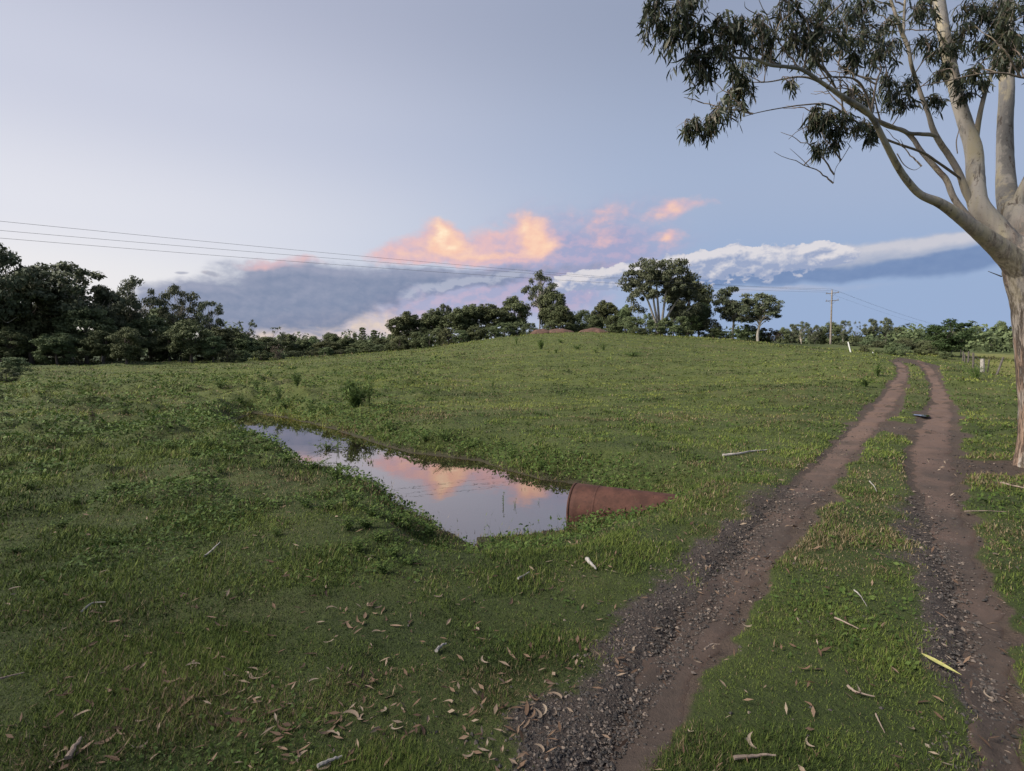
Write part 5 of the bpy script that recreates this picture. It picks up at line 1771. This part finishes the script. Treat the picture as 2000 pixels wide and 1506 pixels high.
weed('sapling', 'sapling', 694, 802, 66, 'leafy sapling on the far bank, tallest plant beside the ditch', 'sapling', wide=1.5)
weed('sapling', 'sapling', 720, 798, 58, 'slimmer sapling just right of the tallest one on the far bank', 'sapling', wide=.8)
weed('sapling', 'sapling', 580, 758, 34, 'small sapling on the rise beyond the far end of the ditch', 'sapling')
weed('tuft', 'grass_tussock', 140, 797, 26, 'dark spiky tussock alone in the left of the field', 'tussock')
weed('tuft', 'grass_tussock', 118, 766, 12, 'small dark tussock behind the spiky one in the left field', 'tussock')
weed('brown', 'dry_weed', 183, 828, 20, 'brown dried weed in the left of the field', 'weed')
weed('broad', 'weed', 238, 797, 16, 'small dark weed right of the spiky tussock', 'weed')
weed('sapling', 'sapling', 962, 762, 26, 'thin straggly seedling in the open middle of the slope', 'sapling', wide=.8)
for px, py, h, lab in [(1056, 683, 22, 'small sapling with a bare stem on the upper slope'), (1009, 674, 20, 'bushy sapling leftmost on the upper slope'), (1086, 690, 10, 'tiny seedling below the bare-stemmed sapling'),
                       (1128, 684, 16, 'low dark bush in the middle of the upper slope'), (1178, 684, 12, 'small dark stump-like bush right of the low dark bush'), (1163, 690, 10, 'tiny bush between the two dark ones on the upper slope'),
                       (1095, 670, 10, 'tiny bush near the crest above the seedling')]:
    weed('sapling' if 'sapling' in lab else 'broad', 'sapling' if 'sapling' in lab else 'weed', px, py, h, lab, 'sapling' if 'sapling' in lab else 'weed', wide=1.3)
weed('sapling', 'shrub', 1712, 736, 34, 'feathery green shrub left of the track where it bends', 'shrub', wide=2.0)
weed('broad', 'weed', 1690, 757, 20, 'dark weed patch in the hollow below the feathery shrub', 'weed', wide=1.6)
weed('tuft', 'weed', 1905, 742, 26, 'weedy clump at the foot of the fence', 'weed', wide=1.3)
weed('tuft', 'weed', 1235, 696, 10, 'long low grass strip on the upper slope', 'weed', wide=4.0)
for i, (px, py, h) in enumerate([(560, 905, 40), (610, 915, 44), (655, 935, 46), (600, 985, 44), (640, 990, 46), (690, 985, 48), (730, 1005, 50), (770, 1020, 55), (800, 1035, 50), (840, 1045, 50), (740, 1055, 46), (700, 1080, 44),
                                 (770, 1085, 50), (800, 1100, 44), (750, 1120, 40), (520, 880, 30), (860, 1068, 36), (680, 1035, 44), (720, 1030, 46), (640, 905, 40)]):
    weed('broad', 'bank_weed', px, py, h * .62, 'leafy green weed on the near bank of the ditch', 'weed', 'weeds on the near bank of the ditch', 1.9)
for i, (px, py, h) in enumerate([(330, 880, 30), (380, 890, 30), (290, 890, 30), (270, 870, 26), (420, 830, 22), (350, 830, 22), (150, 985, 38), (190, 975, 34), (90, 1000, 36), (60, 960, 34), (120, 1030, 36), (30, 1080, 36), (230, 960, 28),
                                 (430, 930, 30), (480, 915, 28), (540, 1045, 26), (220, 1060, 36), (110, 900, 22), (60, 855, 20), (330, 945, 26)]):
    weed('broad', 'field_weed', px, py, h * .6, 'dark leafy weed in the rough grass left of the ditch', 'weed', 'weeds in the rough grass left of the ditch', 2.0)
for i, (px, py, h) in enumerate([(470, 790, 20), (520, 775, 22), (545, 782, 24), (610, 808, 22), (640, 815, 24), (430, 765, 18), (500, 760, 16), (760, 845, 24), (830, 862, 22), (870, 860, 26), (920, 875, 24), (1000, 895, 22), (1060, 915, 22), (560, 800, 20)]):
    weed('tuft' if i % 3 == 0 else 'broad', 'bank_weed', px, py, h, 'ragged weed along the far bank of the ditch', 'weed', 'weeds along the far bank of the ditch', 1.2)
for px, py, h, lab in [(983, 1030, 34, 'dark thin stalk standing in the near end of the water'), (1006, 1034, 24, 'shorter bushy stalk right of the dark one in the near end of the water'),
                       (660, 900, 40, 'bare stalk leaning over the narrow part of the water'), (1052, 1028, 16, 'tiny stalk in the water close to the pipe')]:
    weed('stalk', 'water_weed', px, py, h, lab, 'weed')


# ------------------------------------------------------------------ fallen leaves, bark and sticks
def leaf_mesh(seed, bend, curl, wid):
    g = np.random.default_rng(seed)
    n = 8; u = np.linspace(0, 1, n)
    ang = bend * (u - .5)
    cx = np.cumsum(np.cos(ang)) / n; cy = np.cumsum(np.sin(ang)) / n
    cz = curl * (u - .5) ** 2 + .04
    w = wid * np.sin(np.pi * (0.04 + .94 * u) ** .8) + .004
    V = []
    for i in range(n):
        nx, ny = -math.sin(ang[i]), math.cos(ang[i])
        for s_, dz in ((-1, .35), (0, 0), (1, .35)):
            V.append((cx[i] - .5 + nx * w[i] * s_, cy[i] + ny * w[i] * s_, cz[i] + dz * w[i]))
    i = np.arange(n * 3).reshape(n, 3)
    Q = np.stack([i[:-1, :-1].ravel(), i[:-1, 1:].ravel(), i[1:, 1:].ravel(), i[1:, :-1].ravel()], 1)
    t = float(g.random())
    return V, Q, t


LV = []
for k in range(10):
    V, Q, t = leaf_mesh(k, [1.2, -.9, .4, 1.7, -1.5, .2, .8, -.4, 2.2, -2.0][k], [.15, .4, .05, .3, .5, .1, .6, .2, .25, .35][k], [.085, .07, .10, .06, .075, .11, .09, .065, .08, .07][k])
    LV.append(MB().add(V, Q, tint=k / 9).mesh('fallen_leaf', M['dead_leaf'], True))


def scatter_leaves():
    g = np.random.default_rng(31)
    zones = [((0, 420, 1250, 1506), 62, 'dry tan gum leaf in the grass of the lower left corner'),
             ((420, 760, 1250, 1506), 58, 'dry tan gum leaf at the bottom of the picture left of the gravel'),
             ((760, 1080, 1250, 1506), 26, 'dry leaf on the grass close to the gravel edge at the bottom'),
             ((0, 560, 1060, 1250), 38, 'small dry leaf in the dark grass at the left'),
             ((640, 1000, 1090, 1250), 44, 'dry leaf on the grass below the near bank of the ditch'),
             ((1000, 1420, 1030, 1240), 26, 'dry leaf on the grass between the pipe and the wheel rut'),
             ((1420, 1780, 1020, 1506), 18, 'dry leaf on the grass strip between the wheel ruts'),
             ((1800, 2000, 960, 1480), 14, 'dry leaf on or beside the right wheel rut'),
             ((1180, 1420, 1100, 1480), 8, 'orange-brown leaf lying on the left wheel rut')]
    cl = {2: [(1050, 1390)], 1: [(560, 1420), (655, 1440), (470, 1330), (690, 1390)], 0: [(400, 1290), (240, 1440), (130, 1490)], 4: [(715, 1180), (740, 1195), (690, 1175)], 5: [(1150, 1105), (1060, 1150)]}
    for zi, ((x0, x1, y0, y1), n, lab) in enumerate(zones):
        for i in range(n):
            if zi in cl and g.random() < .5:
                c = cl[zi][g.integers(len(cl[zi]))]; px, py = c[0] + g.normal() * 34, c[1] + g.normal() * 20
                px = min(max(px, x0), x1); py = min(max(py, y0), y1)
            else:
                px, py = x0 + (x1 - x0) * g.random(), y0 + (y1 - y0) * g.random()
            p = ground_at(px, py)
            o = bpy.data.objects.new('fallen_leaf', LV[g.integers(10)]); COL.objects.link(o)
            s = 0.035 + .075 * g.random() ** 1.3
            z = height1(p[0], p[1]) + .005 + .006 * g.random()
            o.location = (p[0], p[1], z); o.scale = (s, s, s); o.rotation_euler = ((g.random() - .5) * .9, (g.random() - .5) * .6, g.random() * 6.28)
            tag(o, lab, 'leaf', lab.replace('leaf', 'leaves', 1) if False else 'fallen leaves: ' + lab)


scatter_leaves()


def build_litter():
    """small leaf and bark scraps, past counting"""
    g = np.random.default_rng(32)
    N = 9000
    az = R(-50) + R(100) * g.random(N); d = np.exp(math.log(1.5) + (math.log(11) - math.log(1.5)) * g.random(N))
    x, y = d * np.sin(az), d * np.cos(az)
    k = (np.abs(x + 3) < 16) & (y > 3) & (y < 32)
    sd = np.full(N, 9.0); sd[k] = poly_sd(x[k], y[k])
    f = fbm(x / .6, y / .6, 91, 3)
    nt = np.exp(-(((x - TREE_XY[0]) / 2.5) ** 2 + ((y - TREE_XY[1]) / 1.4) ** 2))
    keep = (g.random(N) < .10 * (1 - smooth(d, 5, 10)) + .5 * smooth(f, .55, .7) * (1 - smooth(d, 3.5, 7)) + .7 * nt) & (sd > .2)
    x, y, d = x[keep], y[keep], d[keep]; n = len(x)
    nr = unit(g.normal(size=(n, 3)) * .35 + np.array([0, 0, 1.0]))
    V, Q = cards(np.stack([x, y, height(x, y) + .012 + .015 * g.random(n)], 1), nr, 0.024 * (np.maximum(d, 2.5) / 2.5)[:, None] ** .3, g, .26)
    link('leaf_litter', MB().add(V, Q, tint=np.repeat(g.random(n), 4)).mesh('leaf_litter', M['dead_leaf']), kind='stuff', label='small scraps of dry leaf and bark in the grass')


build_litter()


def stick(name, pts, r, mat, label, cat, flat=1.0, lift=.015):
    P = ground_many([p[0] for p in pts], [p[1] for p in pts])
    P[:, 2] = height(P[:, 0], P[:, 1]) + lift + r * .5
    c = P[0].copy()
    L = catmull(P - c, 5)
    if len(pts) > 2:
        L += np.random.default_rng(int(pts[0][0])).normal(size=L.shape) * r * .10
    V, Q, T = tube(L, np.linspace(r, r * .4, len(L)) * .75, 7, .10, int(pts[0][1]))
    V[:, 2] = V[:, 2] * flat
    link(name, MB().add(V, Q, T).mesh(name, mat), label=label, cat=cat, loc=c)


stick('fallen_branch', [(1412, 893), (1440, 892), (1470, 887), (1499, 884)], .030, M['grey_stick'], 'long bleached branch lying on the grass left of the rut', 'branch')
stick('stick', [(1668, 1157), (1680, 1168), (1693, 1189)], .007, M['grey_stick'], 'thin grey stick on the strip between the ruts', 'stick')
stick('stick', [(1630, 1216), (1650, 1225), (1676, 1239)], .010, M['bark_strip'], 'brown stick below the thin grey one between the ruts', 'stick')
stick('stick', [(1698, 942), (1708, 953), (1712, 962)], .010, M['grey_stick'], 'short grey stick near the top of the strip between the ruts', 'stick')
stick('bark_strip', [(1434, 1486), (1470, 1482), (1516, 1483)], .012, M['bark_strip'], 'long curled bark strip at the bottom of the strip between the ruts', 'bark')
stick('bark_strip', [(1655, 1352), (1672, 1364), (1708, 1372)], .009, M['bark_strip'], 'curved bark strip on the grass left of the right rut', 'bark')
stick('bark_strip', [(1376, 1273), (1390, 1264), (1406, 1264)], .008, M['bark_strip'], 'pale bent bark strip on the edge of the left rut', 'bark')
stick('stick', [(400, 1090), (415, 1075), (430, 1060)], .014, M['grey_stick'], 'grey stick poking up from the grass left of the bank weeds', 'stick')
stick('stick', [(160, 1198), (180, 1182), (206, 1180)], .010, M['grey_stick'], 'crooked grey stick in the dark grass at the left', 'stick')
stick('stick', [(0, 1333), (20, 1327), (48, 1320)], .008, M['bark_strip'], 'straight brown stick at the left edge of the picture', 'stick')
stick('stick', [(620, 1505), (645, 1493), (668, 1484)], .012, M['grey_stick'], 'grey stick at the bottom edge left of the gravel', 'stick')
stick('bark_strip', [(132, 1490), (145, 1470), (160, 1450)], .020, M['bark_strip'], 'broad bark strip at the bottom left of the picture', 'bark', .6)
stick('bark_strip', [(1146, 1094), (1156, 1104), (1164, 1112)], .022, M['grey_stick'], 'pale grey bark curl on the grass below the pipe', 'bark')
stick('bark_strip', [(1012, 1133), (1024, 1126), (1034, 1119)], .012, M['grey_stick'], 'small grey bark strip left of the pale curl', 'bark')
stick('bark_strip', [(852, 1278), (862, 1268), (872, 1262)], .014, M['grey_stick'], 'silvery bark strip among the leaves left of the gravel', 'bark')
stick('bark_strip', [(1955, 945), (1975, 950), (2004, 955)], .030, M['bark_strip'], 'bundle-like bark strip lying near the foot of the gum trunk', 'bark', .6)
stick('stick', [(1885, 1000), (1920, 1000), (1965, 1001)], .010, M['bark_strip'], 'long pale stick across the grass right of the right rut', 'stick')
stick('stick', [(1710, 1405), (1720, 1425), (1728, 1440)], .005, M['bark_strip'], 'thin straw stalk low on the strip between the ruts', 'stick')


def yellow_leaf():
    p = ground_at(1832, 1308)
    V, Q, t = leaf_mesh(3, .12, .05, .075)
    ob = link('fallen_leaf', MB().add(V, Q).mesh('big_leaf', M['yellow_leaf'], True), label='big yellow-green leaf lying on the gravel by the right rut', cat='leaf')
    ob.location = (p[0], p[1], height1(p[0], p[1]) + .014); s = .235; ob.scale = (s, s, s)
    a = ground_at(1797, 1290); b_ = ground_at(1866, 1328)
    ob.rotation_euler = (0, 0, math.atan2(b_[1] - a[1], b_[0] - a[0]))


yellow_leaf()


# ------------------------------------------------------------------ look-alikes in a row are told apart by their order from the left
def order_labels():
    words = ['first', 'second', 'third', 'fourth', 'fifth', 'sixth', 'seventh', 'eighth', 'ninth', 'tenth', 'eleventh', 'twelfth', 'thirteenth', 'fourteenth', 'fifteenth', 'sixteenth',
             'seventeenth', 'eighteenth', 'nineteenth', 'twentieth']
    tens = {20: 'twenty', 30: 'thirty'}
    by = {}
    for o in scene.objects:
        if o.parent is None and 'label' in o and 'category' in o and o['category'] not in ('leaf', 'wire'):
            by.setdefault(o['label'], []).append(o)
    for lab, L in by.items():
        if len(L) < 2:
            continue
        L.sort(key=lambda o: math.atan2(o.location.x, o.location.y))
        for i, o in enumerate(L):
            w = words[i] if i < 20 else ('thirtieth' if i == 29 else tens[(i + 1) // 10 * 10] + '-' + words[(i + 1) % 10 - 1])
            o['label'] = lab + ', ' + w + ' from the left'


order_labels()
